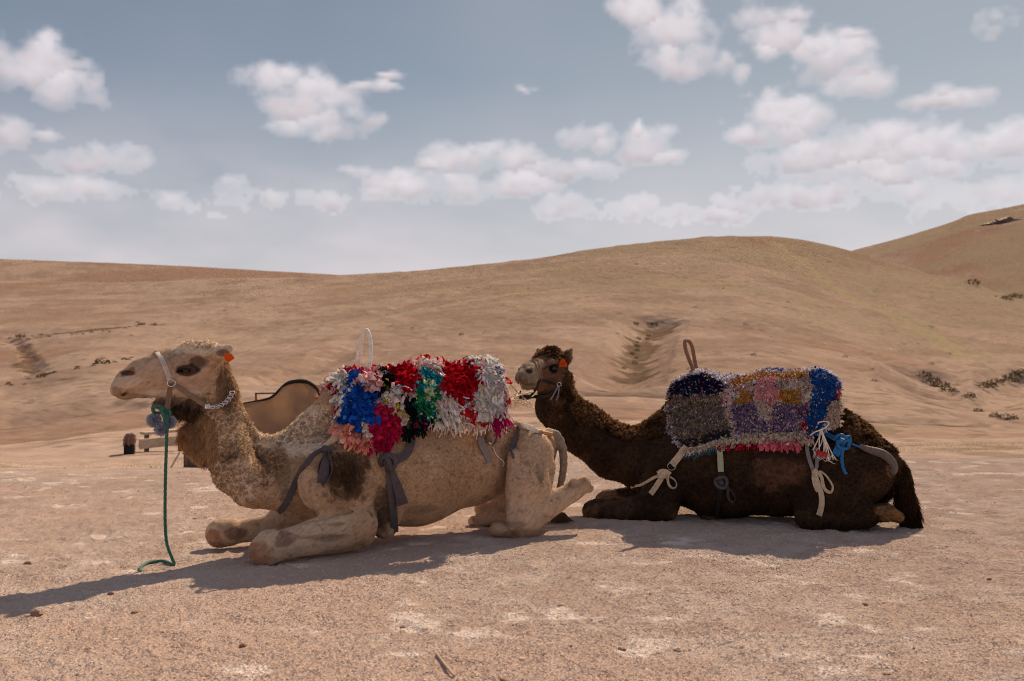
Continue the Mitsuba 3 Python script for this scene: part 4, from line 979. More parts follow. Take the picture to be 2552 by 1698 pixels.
def strips(p, nn, down, rng, ln, wd, out, segs=3):
    n = len(p)
    a = rng.uniform(.15, 1.0, n)[:, None] * out
    d = unit(nn * a + down * (1 - .45 * a) + rng.normal(0, .36, p.shape))
    pts = [p - nn * .004]
    for s in range(segs):
        pts.append(pts[-1] + d * (ln / segs)[:, None])
        d = unit(d + np.array([0, 0, -.34]) + rng.normal(0, .30, p.shape) + nn * .05)
    side = unit(np.cross(d, nn + rng.normal(0, .6, p.shape)))
    prof = np.interp(np.linspace(0, 1, segs + 1), [0, .35, .8, 1], [.6, 1, 1, .8])
    fold = rng.normal(0, .32, n)[:, None]                                    # strips are creased along their middle
    v = []
    for s in range(segs + 1):
        sd = unit(side + rng.normal(0, .35, p.shape)); w_ = (wd * prof[s] / 2)[:, None]
        up = unit(np.cross(sd, d)) * w_ * fold
        v += [pts[s] - sd * w_, pts[s] + up * 2, pts[s] + sd * w_ * rng.uniform(.7, 1.1, (n, 1))]
    v = np.stack(v, 1); m = v.shape[1]
    f = np.concatenate([[[3 * s + c, 3 * s + c + 1, 3 * s + c + 4], [3 * s + c, 3 * s + c + 4, 3 * s + c + 3]] for s in range(segs) for c in (0, 1)])
    return v.reshape(-1, 3), (f[None] + (np.arange(n) * m)[:, None, None]).reshape(-1, 3), m


def blanket(key, mesh, L, frame, patches, far, n, length, width, out, seed, segs, backing):
    p, l, nn, down, rng = rags(mesh, L, frame, n, length, width, out, seed)
    k = which(l, patches, far)
    # what no patch covers (top strips, far side): a scatter of blocks in the same cloths
    cell = np.floor(np.c_[l[:, 0] * 7 + .3 * np.sin(l[:, 2] * 20), np.arctan2(l[:, 1], l[:, 2] - .7) * 5]).astype(int)
    blk = (cell[:, 0] * 7 + cell[:, 1] * 13) % len(far)
    kb = which(L, patches, far)
    pal = np.array([pt[2] for pt in patches] + [far[0]])
    bc = np.where((kb >= 0)[:, None], pal[kb], np.asarray(far[0]))
    put(key + '__backing', mesh, 'cloth_material', True, color=np.clip(bc * backing * (.7 + .6 * meshkit.noise(L * 60, 3))[:, None], .004, .85), label='woven ground of the blanket')
    groups = [(i, k == i) for i in range(len(patches))] + [(-1, k == -1)]
    done = {}
    for i, sel in groups:
        if sel.sum() < 3:
            continue
        name, col, vary, L0, W0, style = ('mixed_rags', None, .25, length, width, 1.0) if i < 0 else (patches[i][0], patches[i][2], patches[i][3], *patches[i][4:])
        m_ = sel.sum(); ln = L0 * rng.uniform(.6, 1.3, m_); wd = W0 * rng.uniform(.6, 1.4, m_)
        v, f, q = strips(p[sel], nn[sel], down[sel], rng, ln, wd * (1.6 if segs == 3 else 1.25), out * style, segs)
        c = np.asarray(far)[blk[sel]] if i < 0 else np.tile(col, (m_, 1))
        if i >= 0 and isinstance(vary, (list, tuple)):
            pick = rng.random(m_)
            for frac, rgb in vary:
                t = pick < frac; c[t] = rgb; pick = np.where(t, 2, pick - frac)
        if segs == 2:                                             # stray tufts of the neighbouring colours
            st = rng.random(m_) < .13; c[st] = pal[rng.integers(0, len(pal), st.sum())]
        c = np.clip(c * rng.uniform(.60, 1.30, (m_, 1)) * rng.uniform(.9, 1.1, (m_, 3)) * (.62 + .76 * meshkit.fbm(l[sel] * 26, 2, 91))[:, None], .004, .85)
        done.setdefault(name, []).append((trimesh.Trimesh(v, f, process=False), np.repeat(c, q, 0)))
    for name, ps in done.items():
        m, c = joinc(ps)
        put(f'{key}__{name}', m, 'rag_material', True, color=c, label=name.replace('_', ' ') + ' knotted into the blanket', kind='stuff')


WHITE, CREAM, BLACK = (.72, .69, .67), (.60, .50, .41), (.012, .012, .016)
RED, CRIMSON, BLUE, PINK, SALMON = (.44, .008, .018), (.42, .008, .070), (.012, .085, .42), (.70, .36, .39), (.74, .30, .22)
TEAL, GREEN, LIME, NAVY = (.015, .27, .36), (.015, .17, .065), (.52, .62, .38), (.008, .010, .045)
a_ = .056
P1 = [
    ('pale_green_rags', [(1.207, 0.342), (1.284, 0.464), (1.252, 0.563), (1.233, 0.677), (1.167, 0.634), (1.202, 0.493)], LIME, .1, a_, .030, .8),
    ('red_rags', [(0.636, -0.045), (0.687, 0.177), (0.785, 0.159), (0.747, 0.031), (0.675, 0.06)], RED, .1, a_, .020, 1),
    ('red_rags', [(1.648, 0.126), (1.792, 0.151), (1.802, 0.161), (1.691, 0.172)], RED, .1, a_, .020, 1),
    ('pink_rags', [(0.749, 0.023), (0.796, 0.11), (0.855, 0.193), (0.943, 0.073), (0.896, 0.22), (0.84, 0.479), (0.782, 0.487), (0.725, 0.4)], PINK, [(.2, (.74, .52, .5))], .065, .032, .8),
    ('white_rags', [(0.606, -0.091), (0.708, 0.037), (0.669, 0.341), (0.629, 0.426), (0.596, 0.587), (0.561, 0.556), (0.639, -0.455)], WHITE, [(.2, CREAM)], .075, .014, .9),
    ('red_rags', [(0.566, -0.081), (0.607, -0.071), (0.56, 0.267), (0.6, -0.323)], RED, .1, a_, .020, 1),
    ('cobalt_blue_rags', [(0.657, 0.195), (0.73, 0.073), (0.731, 0.433), (0.81, 0.493), (0.802, 0.683), (0.766, 0.948), (0.69, 0.95), (0.675, 1.066), (0.632, 0.908), (0.582, 0.632), (0.607, 0.496), (0.647, 0.403)], BLUE, [(.06, (.05, .22, .62))], .058, .036, .7),
    ('salmon_rags', [(0.557, 0.609), (0.633, 0.881), (0.674, 1.022), (0.691, 1.151), (0.743, 1.122), (0.754, 1.246), (0.714, 1.528), (0.645, 1.573), (0.562, 1.416), (0.548, 1.129)], SALMON, [(.10, (.62, .10, .14))], .085, .024, .5),
    ('crimson_rags', [(0.792, 0.683), (0.907, 0.755), (0.984, 0.987), (0.988, 1.337), (0.883, 1.494), (0.816, 1.566), (0.75, 1.39), (0.749, 0.999), (0.761, 0.915)], CRIMSON, [(.25, (.5, .02, .05))], .062, .030, .7),
    ('black_rags', [(0.908, 0.106), (0.985, 0.112), (0.977, 0.425), (0.921, 0.497), (0.868, 0.581), (0.83, 0.478)], BLACK, [(.1, (.25, .20, .02))], a_, .022, .8),
    ('red_rags', [(0.898, 0.097), (1.002, 0.072), (1.154, -0.017), (1.205, 0.198), (1.152, 0.373), (1.093, 0.559), (1.014, 0.56), (0.977, 0.425), (0.985, 0.112), (0.95, 0.043)], RED, [(.1, (.25, .004, .01))], a_, .026, .9),
    ('cream_rags', [(0.851, 0.556), (0.911, 0.51), (0.966, 0.574), (1.003, 0.67), (0.986, 1.001), (0.935, 0.895), (0.896, 0.678), (0.822, 0.666)], (.64, .54, .46), [(.12, (.42, .36, .03))], .06, .036, .8),
    ('green_rags', [(1.088, 0.598), (1.218, 0.519), (1.303, 0.535), (1.261, 0.686), (1.267, 0.955), (1.157, 0.933), (1.068, 0.749)], GREEN, [(.2, TEAL), (.08, LIME)], .06, .018, .8),
    ('teal_rags', [(1.096, 0.464), (1.222, 0.213), (1.289, 0.229), (1.33, 0.423), (1.308, 0.582), (1.217, 0.535), (1.088, 0.612)], TEAL, [(.2, (.05, .40, .45))], .052, .016, 1),
    ('black_rags', [(1.012, 0.576), (1.075, 0.646), (1.147, 0.932), (1.217, 0.935), (1.226, 1.169), (1.134, 1.314), (1.051, 1.434), (0.99, 1.4), (0.989, 0.749)], BLACK, [(.08, (.03, .10, .06)), (.05, (.4, .02, .12))], .065, .020, .7),
    ('red_rags', [(1.375, 0.261), (1.494, 0.078), (1.621, 0.043), (1.617, 0.377), (1.615, 0.524), (1.551, 0.598), (1.559, 0.642), (1.431, 0.686), (1.362, 0.641), (1.298, 0.579)], RED, [(.12, (.28, .004, .01))], a_, .022, 1),
    ('black_and_white_rags', [(1.449, 0.049), (1.475, 0.266), (1.648, 0.091), (1.684, 0.232), (1.638, 0.372), (1.614, 0.07), (1.453, 0.222)], (.70, .66, .68), [(.42, BLACK), (.12, (.5, .06, .08))], .05, .012, 1),
    ('peach_rags', [(1.205, 0.198), (1.294, 0.12), (1.449, 0.049), (1.35, 0.374), (1.285, 0.25)], (.72, .48, .44), [(.3, WHITE)], a_, .018, .9),
    ('blue_and_white_rags', [(1.776, 0.172), (1.814, 0.319), (1.828, 0.418), (1.793, 0.479), (1.734, 0.401)], (.66, .65, .70), [(.35, (.10, .14, .36)), (.12, BLACK)], .05, .012, 1),
    ('red_rags', [(1.399, 0.677), (1.561, 0.622), (1.562, 0.846), (1.631, 1.148), (1.635, 1.316), (1.58, 1.26), (1.472, 0.944)], RED, [(.25, (.55, .20, .20)), (.3, WHITE)], .06, .018, .8),
    ('magenta_rags', [(1.701, 0.924), (1.803, 0.942), (1.786, 1.407), (1.63, 1.366), (1.643, 1.172), (1.706, 1.104)], (.38, .008, .10), [(.1, WHITE)], .085, .016, .5),
    ('white_rags', [(1.679, 0.216), (1.777, 0.207), (1.814, 0.395), (1.812, 0.618), (1.816, 0.847), (1.794, 0.937), (1.701, 0.924), (1.595, 0.937), (1.552, 0.834), (1.562, 0.593), (1.615, 0.524)], WHITE, [(.12, CREAM), (.03, (.6, .3, .25))], .070, .013, .8),
    ('cream_rags', [(1.241, 0.576), (1.308, 0.582), (1.399, 0.677), (1.475, 0.846), (1.596, 0.917), (1.633, 1.196), (1.486, 1.252), (1.361, 1.243), (1.217, 1.211), (1.205, 0.996), (1.257, 0.956)], (.66, .57, .49), [(.35, WHITE), (.06, PINK), (.05, BLACK)], .075, .013, .7),
]
tag('saddle_blanket', 'shaggy blanket of knotted rags in red, blue, white and pink over the pale camel', 'blanket')
blanket('saddle_blanket', PAD1, PL1, F1, P1, [(.72, .48, .44), WHITE, RED, PINK, WHITE, (.66, .57, .49), RED, WHITE], 12500, .056, .018, .62, 301, 3, .8)

P2 = [
    ('navy_pile', [(0.625, 0.199), (0.758, 0.3), (0.892, 0.281), (0.996, 0.401), (1.002, 0.62), (0.815, 0.667), (0.7, 0.657), (0.564, 0.478), (0.53, 0.187)], NAVY, [(.06, (.45, .42, .5))], .024, .009, 1),
    ('grey_pile', [(0.542, 0.389), (0.815, 0.659), (0.997, 0.616), (1.011, 0.979), (1.051, 1.362), (0.91, 1.442), (0.647, 1.706), (0.604, 1.547), (0.562, 0.836)], (.20, .165, .135), [(.30, (.085, .072, .062)), (.2, (.36, .30, .25))], .026, .009, .9),
    ('dark_slate_pile', [(0.611, 1.591), (0.909, 1.375), (1.05, 1.261), (1.069, 1.546), (0.913, 1.677), (0.664, 1.92)], (.028, .028, .032), [(.12, (.3, .24, .19)), (.1, (.02, .05, .05))], .026, .009, .9),
    ('mixed_edge_pile', [(0.493, 0.394), (0.529, 0.049), (0.584, 0.525), (0.562, 0.836), (0.599, 1.64), (0.607, 1.99), (0.529, 1.792), (0.498, 0.634)], (.50, .36, .34), [(.35, (.03, .05, .045)), (.15, (.16, .14, .42)), (.15, (.66, .58, .5))], .026, .010, 1),
    ('rose_pile', [(1.001, 0.557), (1.057, 0.598), (1.059, 0.823), (1.089, 1.26), (1.085, 1.544), (1.052, 1.531), (1.011, 0.979)], (.62, .42, .40), [(.4, (.68, .58, .50)), (.08, NAVY)], .024, .009, 1),
    ('pink_pile', [(1.304, 0.408), (1.391, 0.395), (1.436, 0.681), (1.441, 0.761), (1.34, 0.764), (1.297, 0.735), (1.253, 0.729), (1.253, 0.606)], (.66, .30, .34), [(.2, (.72, .44, .44))], .030, .010, 1),
    ('mustard_pile', [(1.134, 0.622), (1.237, 0.632), (1.248, 0.718), (1.092, 0.819), (1.076, 0.759)], (.44, .21, .025), [(.15, (.60, .36, .12))], .026, .009, 1),
    ('mustard_pile', [(1.43, 0.6), (1.594, 0.583), (1.61, 0.758), (1.441, 0.752)], (.44, .21, .025), [(.15, (.60, .36, .12))], .026, .009, 1),
    ('mustard_pile', [(1.027, 0.333), (1.113, 0.254), (1.219, 0.056), (1.356, 0.278), (1.538, 0.118), (1.667, 0.248), (1.678, 0.386), (1.38, 0.422), (1.218, 0.451), (1.044, 0.501)], (.46, .25, .05), [(.3, (.60, .48, .38)), (.12, (.50, .05, .06))], .026, .009, 1),
    ('cream_pile', [(1.042, 0.462), (1.217, 0.433), (1.259, 0.608), (1.232, 0.635), (1.134, 0.633), (1.058, 0.635)], (.64, .54, .46), [(.25, (.56, .10, .12)), (.1, NAVY), (.1, (.44, .21, .025))], .026, .009, 1),
    ('cream_pile', [(1.38, 0.422), (1.683, 0.389), (1.688, 0.662), (1.594, 0.592), (1.43, 0.611)], (.60, .52, .46), [(.22, (.30, .27, .22)), (.14, (.58, .14, .16)), (.12, (.66, .40, .40))], .026, .009, 1),
    ('cream_pile', [(1.594, 0.592), (1.673, 0.639), (1.662, 0.739), (1.62, 0.798)], (.64, .56, .50), [(.2, (.3, .28, .25))], .026, .009, 1),
    ('navy_pile', [(1.224, 0.491), (1.274, 0.503), (1.265, 0.651), (1.232, 0.645)], NAVY, .1, .024, .009, 1),
    ('cream_pile', [(1.259, 0.73), (1.382, 0.76), (1.399, 0.9), (1.357, 1.157), (1.32, 1.096), (1.277, 1.098), (1.265, 0.938)], (.64, .52, .44), [(.12, (.12, .07, .16))], .026, .009, 1),
    ('purple_pile', [(1.065, 0.828), (1.253, 0.713), (1.271, 1.035), (1.299, 1.283), (1.246, 1.434), (1.09, 1.512)], (.17, .115, .26), [(.34, (.54, .42, .36)), (.2, (.05, .035, .07))], .025, .009, 1),
    ('purple_pile', [(1.393, 0.776), (1.62, 0.749), (1.631, 1.084), (1.61, 1.406), (1.246, 1.434), (1.299, 1.127), (1.352, 1.156)], (.17, .115, .26), [(.36, (.56, .44, .38)), (.2, (.05, .035, .07))], .025, .009, 1),
    ('red_pile', [(1.61, 0.767), (1.641, 0.761), (1.657, 1.382), (1.621, 1.49), (1.621, 1.084)], (.42, .012, .02), [(.3, (.66, .5, .42))], .026, .010, 1),
    ('red_pile', [(1.845, 0.591), (1.904, 0.391), (1.908, 0.54), (1.844, 0.694)], (.50, .06, .05), [(.3, (.7, .5, .45))], .026, .010, 1),
    ('tan_pile', [(1.802, 0.895), (1.844, 0.745), (1.918, 0.536), (1.917, 0.903), (1.896, 1.347), (1.823, 1.37), (1.797, 1.144)], (.60, .49, .39), [(.15, (.30, .22, .16))], .034, .010, 1),
    ('royal_blue_pile', [(1.662, 0.225), (1.763, 0.219), (1.879, 0.239), (1.909, 0.375), (1.849, 0.811), (1.797, 0.909), (1.792, 1.173), (1.735, 1.393), (1.688, 1.52), (1.641, 1.418), (1.652, 0.968), (1.678, 0.721)], (.008, .075, .30), [(.10, (.02, .17, .48)), (.02, (.6, .6, .65))], .027, .009, 1),
    ('cream_fringe', [(0.676, 1.942), (0.912, 1.649), (0.998, 1.568), (1.17, 1.439), (1.384, 1.375), (1.595, 1.408), (1.699, 1.538), (1.688, 1.646), (1.385, 1.595), (1.001, 1.766), (0.914, 1.859), (0.702, 2.023)], (.66, .55, .43), [(.12, (.50, .40, .30))], .050, .011, .9),
    ('crimson_fringe', [(0.957, 1.769), (1.279, 1.61), (1.279, 1.844), (0.957, 1.964)], (.42, .010, .035), .1, .055, .014, .8),
    ('pink_fringe', [(1.273, 1.625), (1.605, 1.571), (1.605, 1.823), (1.279, 1.844)], (.72, .16, .23), [(.3, (.7, .3, .33))], .060, .018, .8),
]
tag('saddle_blanket_001', 'patchwork pile blanket in blue, grey, mustard and purple over the dark camel', 'blanket')
blanket('saddle_blanket_001', PAD2, PL2, F2, P2, [(.58, .58, .68), (.62, .60, .66), (.56, .56, .66), (.10, .12, .30), (.60, .58, .62), (.64, .56, .56)], 30000, .027, .012, 1.25, 302, 2, .7)
HEM = [  # rags hanging below the hem
    ('saddle_blanket', 'salmon_rags', [(-1.156, 6.85, 0.793), (-1.131, 6.847, 0.772), (-1.099, 6.867, 0.756), (-1.063, 6.89, 0.747), (-1.026, 6.905, 0.737), (-0.997, 6.914, 0.739)], SALMON, .085, .026, 26), ('saddle_blanket', 'crimson_rags', [(-0.987, 6.923, 0.738), (-0.948, 6.948, 0.742), (-0.908, 6.968, 0.752), (-0.871, 6.993, 0.768), (-0.828, 7.016, 0.784), (-0.787, 7.031, 0.802)], CRIMSON, .080, .028, 30),
    ('saddle_blanket', 'black_rags', [(-0.77, 7.043, 0.813), (-0.735, 7.06, 0.824), (-0.691, 7.079, 0.841), (-0.652, 7.094, 0.858), (-0.6, 7.108, 0.876)], BLACK, .075, .018, 26), ('saddle_blanket', 'cream_rags', [(-0.585, 7.115, 0.881), (-0.526, 7.156, 0.885), (-0.436, 7.215, 0.877), (-0.344, 7.269, 0.867), (-0.251, 7.318, 0.86), (-0.172, 7.357, 0.864)], (.66, .56, .47), .085, .010, 60),
    ('saddle_blanket', 'magenta_rags', [(-0.162, 7.36, 0.87), (-0.124, 7.377, 0.875), (-0.086, 7.392, 0.881), (-0.053, 7.401, 0.893)], (.40, .008, .09), .11, .016, 26), ('saddle_blanket', 'white_rags', [(-0.556, 7.132, 0.886), (-0.375, 7.248, 0.872), (-0.219, 7.335, 0.859), (-0.06, 7.399, 0.893)], WHITE, .085, .008, 44),
    ('saddle_blanket_001', 'crimson_fringe', [(1.654, 7.954, 0.64), (1.737, 7.936, 0.648), (1.838, 7.921, 0.657), (1.951, 7.889, 0.667)], (.42, .010, .035), .050, .014, 90), ('saddle_blanket_001', 'pink_fringe', [(1.959, 7.881, 0.667), (2.056, 7.831, 0.669), (2.152, 7.809, 0.667), (2.242, 7.79, 0.666)], (.72, .16, .23), .058, .018, 70),
    ('saddle_blanket_001', 'teal_fringe', [(1.407, 8.067, 0.565), (1.477, 8.028, 0.577), (1.557, 7.988, 0.605), (1.632, 7.963, 0.632)], (.06, .15, .18), .045, .012, 70), ('saddle_blanket_001', 'cream_fringe', [(1.39, 8.095, 0.591), (1.478, 8.035, 0.611), (1.607, 7.977, 0.658), (1.805, 7.93, 0.687), (1.999, 7.875, 0.706), (2.187, 7.809, 0.708), (2.351, 7.813, 0.694)], (.62, .52, .41), .042, .014, 480)]
rg = np.random.default_rng(77)
for thing, name, path, col, ln, wd, n in HEM:
    p = spline(path, 60)[rg.integers(0, 60, n)] + rg.normal(0, .006, (n, 3))
    toward = unit(np.array([0, 0, EYE * .6]) - p * [1, 1, .6])
    nn = unit(np.c_[toward[:, :2], np.zeros(n)])
    v, f, q = strips(p, nn, np.tile([0, 0, -1.0], (n, 1)), rg, ln * rg.uniform(.6, 1.4, n), wd * rg.uniform(.6, 1.4, n), .45 if 'cream_f' not in name else 1.1, 3)
    c = np.repeat(np.clip(np.tile(col, (n, 1)) * rg.uniform(.75, 1.2, (n, 1)), .004, .85), q, 0)
    put(f'{thing}__hanging_{name}', (v, f), 'rag_material', True, color=c, label='loose ' + name.replace('_', ' ') + ' hanging from the hem', kind='stuff')

# ------------------------------------------------------------------ saddle handles


def coil(pts, r, n=110, turns=520.0, sides=10):
    p = spline(pts, n); rr = r * (1 + .10 * (np.arange(n) % 3 == 0))
    return tube(p, rr, None, sides)


scene['white_wrap_material'] = weave((.74, .69, .62), .25, 300, 40)
scene['brown_wrap_material'] = weave((.22, .115, .075), .5, 300, 50)
tag('saddle', 'saddle frame showing only its white wrapped hoop above the shaggy rag blanket', 'saddle')
hp = F1.world(np.array([(0.832, 0.07, 1.259), (0.849, 0.06, 1.369), (0.854, 0.035, 1.479), (0.837, 0, 1.542), (0.82, -0.035, 1.505), (0.815, -0.08, 1.416), (0.813, -0.12, 1.294)]))
put('saddle__hoop_handle', coil(hp, .0145), 'white_wrap_material', 30)
put('saddle__loose_tape', cat([ribbon(F1.world(np.array([(0.825, -0.03, 1.517), (0.791, -0.03, 1.416), (0.772, -0.05, 1.314)])), .014, [.2, -1, .2], .002, 14), tube(F1.world(np.array([(0.827, 0, 1.523), (0.804, 0, 1.416), (0.814, 0, 1.296)])), .003, 12, 6), tube(F1.world(np.array([(0.801, -0.02, 1.447), (0.764, 0, 1.378), (0.771, 0.01, 1.34)])), .003, 10, 6)]), 'white_wrap_material', 30, label='pale tape coming loose from the hoop')
tag('saddle_001', 'saddle frame showing only its brown cord-bound hoop above the patchwork blanket', 'saddle')
hp = F2.world(np.array([(0.754, 0.09, 1.172), (0.71, 0.085, 1.302), (0.669, 0.07, 1.429), (0.668, 0.03, 1.477), (0.691, -0.02, 1.47), (0.727, -0.06, 1.352), (0.772, -0.08, 1.197)]))
put('saddle_001__hoop_handle', coil(hp, .0155), 'brown_wrap_material', 30)

# ------------------------------------------------------------------ straps and ropes of the pale camel
scene['dark_strap_material'] = weave((.075, .062, .070), .5, 500, 40)
scene['grey_strap_material'] = weave((.20, .175, .185), .4, 500, 40)
scene['cream_strap_material'] = weave((.52, .40, .275), .4, 420, 45)
scene['leather_material'] = weave((.235, .145, .095), .5, 260, 50)
scene['pale_leather_material'] = weave((.50, .43, .39), .4, 260, 50)
scene['black_leather_material'] = weave((.018, .016, .015), .5, 260, 50)
scene['green_rope_material'] = weave((.030, .120, .092), .5, 300, 60)
scene['blue_rope_material'] = weave((.018, .13, .33), .4, 300, 60)
scene['wood_grip_material'] = weave((.46, .255, .115), .4, 200, 60)
scene['metal_material'] = {'type': 'roughconductor', 'material': 'Cr', 'alpha': .28}
scene['orange_material'] = {'type': 'principledthin', 'base_color': {'type': 'rgb', 'value': [.60, .115, .02]}, 'roughness': .45, 'diff_trans': .7, 'eta': 1.35}
scene['print_material'] = diffuse((.16, .03, .01))
N1, N2 = F1.vec(np.array([0, 1.0, .15])), F2.vec(np.array([0, 1.0, .15]))

tag('chest_strap', 'dark grey strap round the chest of the pale camel, tied in a drooping bow', 'strap')
put('chest_strap__band', ribbon([(-1.255, 6.739, 0.72), (-1.302, 6.725, 0.707), (-1.377, 6.675, 0.634), (-1.441, 6.704, 0.537), (-1.493, 6.742, 0.432), (-1.536, 6.748, 0.349), (-1.599, 6.802, 0.293)], .046, N1, .005, 40), 'dark_strap_material', 30)
bw = np.array([(-1.248, 6.703, 0.724)][0])
put('chest_strap__bow', cat([ribbon(bw + np.array([[0, 0, 0], [-.035, -.02, -.07], [-.045, -.03, -.16], [-.015, -.05, -.215], [.03, -.04, -.17], [.035, -.03, -.08], [.01, 0, -.01]]), [.035, .05, .06, .06, .06, .05, .035], F1.vec(np.array([1.0, .25, 0])), .005, 48, roll=[0, .25, .1, -.1, .2, .1]), ribbon([(-1.246, 6.724, 0.722), (-1.251, 6.66, 0.615), (-1.26, 6.644, 0.51)], [.03, .06, .085], N1, .004, 24)]), 'dark_strap_material', 30)
put('chest_strap__knot', lump([(-1.253, 6.733, 0.727)][0], .030, 3, .3, 3, 2.5, (1.2, .8, .8)), 'dark_strap_material', True)
put('chest_strap__cream_tie', ribbon([(-1.268, 6.78, 0.74), (-1.246, 6.822, 0.766), (-1.207, 6.853, 0.799), (-1.174, 6.923, 0.823)], [.030, .045, .048, .045], N1, .005, 20), 'cream_strap_material', 30)
tag('girth_strap', 'dark girth strap round the belly of the pale camel with a knot and long ends', 'strap')
put('girth_strap__band', ribbon([(-0.854, 6.949, 0.572), (-0.847, 6.942, 0.476), (-0.838, 6.968, 0.351), (-0.834, 7.038, 0.217), (-0.836, 7.104, 0.095)], .058, N1, .005, 36), 'dark_strap_material', 30)
put('girth_strap__upper_end', ribbon([(-0.846, 6.963, 0.613), (-0.796, 6.997, 0.633), (-0.756, 7.029, 0.655), (-0.724, 7.076, 0.705), (-0.711, 7.129, 0.778)], [.05, .06, .06, .055, .05], N1, .005, 24), 'dark_strap_material', 30)
put('girth_strap__loose_end', ribbon([(-0.841, 6.943, 0.579), (-0.814, 6.946, 0.49), (-0.787, 6.971, 0.396), (-0.773, 7.01, 0.308)], [.03, .055, .075, .09], N1, .004, 24, roll=[0, .2, -.1, .1]), 'dark_strap_material', 30)
kn = np.array([(-0.856, 6.944, 0.615)][0])
put('girth_strap__knot', cat([tube(kn + np.array([[-.05, 0, -.03], [-.045, -.02, .03], [.0, -.03, .05], [.045, -.02, .02], [.03, -.02, -.03], [-.02, -.03, -.04]]), [.016, .022, .024, .022, .02, .016], 30, 10), tube(kn + np.array([[-.02, -.03, .045], [.0, -.045, 0], [.01, -.03, -.05]]), [.018, .024, .02], 20, 10)]), 'dark_strap_material', True)
tag('flank_strap', 'grey strap rolled into a loop on the rear flank of the pale camel', 'strap')
put('flank_strap__loop', ribbon(np.array([(-0.158, 7.448, 0.743)][0]) + np.array([[.045 * math.cos(a) * .9, -.02 * math.cos(a), .045 * math.sin(a)] for a in np.linspace(.3, 6.3, 9)]), .075, np.array([.35, -.9, .1]), .004, 40, roll=1.57), 'grey_strap_material', 30)
put('flank_strap__band', ribbon([(-0.238, 7.411, 0.75), (-0.222, 7.42, 0.697), (-0.196, 7.432, 0.638), (-0.17, 7.439, 0.552)], [.05, .06, .055, .04], N1, .005, 24), 'grey_strap_material', 30)
put('flank_strap__cord', tube([(-0.139, 7.481, 0.665), (-0.119, 7.486, 0.613), (-0.087, 7.509, 0.577), (-0.061, 7.539, 0.548), (-0.071, 7.523, 0.517)], .0035, 24, 6), 'white_wrap_material', 30)
tag('rump_strap', 'grey ribbon knotted on the rump of the pale camel and tied to its tail', 'strap')
put('rump_strap__loose_end', ribbon([(0.048, 7.567, 0.802), (0.031, 7.59, 0.741), (0.012, 7.557, 0.671), (-0.005, 7.448, 0.617)], [.03, .045, .065, .08], N1, .004, 20), 'dark_strap_material', 30)
put('rump_strap__ribbon', ribbon([(0.051, 7.561, 0.809), (0.104, 7.589, 0.814), (0.165, 7.629, 0.787), (0.238, 7.637, 0.763)], [.025, .065, .06, .02], N1 + np.array([0, 0, .9]), .004, 24), 'grey_strap_material', 30)
put('rump_strap__knot', lump([(0.051, 7.581, 0.804)][0], .019, 5, .3, 3, 2.5), 'dark_strap_material', True)
put('rump_strap__wooden_grip', tube([(0.225, 7.636, 0.767), (0.271, 7.816, 0.745), (0.317, 7.85, 0.732)], .0165, 14, 12), 'wood_grip_material', 30)
put('rump_strap__cord', cat([tube([(-0.061, 7.598, 0.966), (-0.029, 7.715, 0.908), (0.012, 7.683, 0.853), (0.051, 7.581, 0.808)], .0055, 24, 7), tube([(-0.069, 7.688, 0.927), (-0.035, 7.685, 0.887), (0.005, 7.642, 0.836), (0.045, 7.583, 0.801)], .005, 24, 7)]), 'white_wrap_material', 30)

tag('halter', 'worn brown leather halter with a chain on the head of the pale camel', 'halter')
put('halter__noseband', ribbon([(-2.394, 6.659, 1.362), (-2.37, 6.633, 1.38), (-2.337, 6.59, 1.368), (-2.303, 6.558, 1.328), (-2.275, 6.553, 1.266), (-2.257, 6.566, 1.197)], .034, F1.vec(np.array([.1, 1, .25])), .005, 34), 'pale_leather_material', 30, label='pale worn noseband')
put('halter__drop_strap', ribbon([(-2.252, 6.577, 1.173), (-2.265, 6.596, 1.138), (-2.278, 6.61, 1.083), (-2.279, 6.589, 1.029), (-2.287, 6.603, 0.996)], .036, F1.vec(np.array([.1, 1, .0])), .006, 26), 'leather_material', 30)
put('halter__cheek_strap', ribbon([(-2.243, 6.575, 1.173), (-2.21, 6.589, 1.153), (-2.157, 6.602, 1.112), (-2.099, 6.62, 1.068), (-2.022, 6.604, 1.022)], [.028, .032, .034, .034, .034], F1.vec(np.array([.1, 1, .2])), .006, 30), 'leather_material', 30)
put('halter__ring', tube(np.array([(-2.246, 6.568, 1.179)][0]) + np.array([[.026 * math.cos(a), -.004, .022 * math.sin(a)] for a in np.linspace(0, 6.28, 13)]), .004, 40, 8), 'metal_material', True)
ch = spline([(-2.014, 6.595, 1.023), (-1.972, 6.6, 1.02), (-1.931, 6.618, 1.033), (-1.902, 6.639, 1.055), (-1.885, 6.659, 1.083), (-1.875, 6.666, 1.112)], 15)
put('halter__chain', cat([tube(ch[i] + np.array([[.017 * math.cos(a), -.008 * math.sin(a) * (i % 2), .011 * math.sin(a) * (1 - .5 * (i % 2))] for a in np.linspace(0, 6.28, 9)]), .0038, 18, 6) for i in range(15)]), 'metal_material', True, label='steel chain links behind the jaw')
put('halter__buckle', cat([box([(-2.017, 6.595, 1.023)][0], (.035, .008, .03), .003), tube([(-2.032, 6.59, 1.04), (-2.002, 6.585, 1.006)], .003, 6, 6)]), 'metal_material', True)

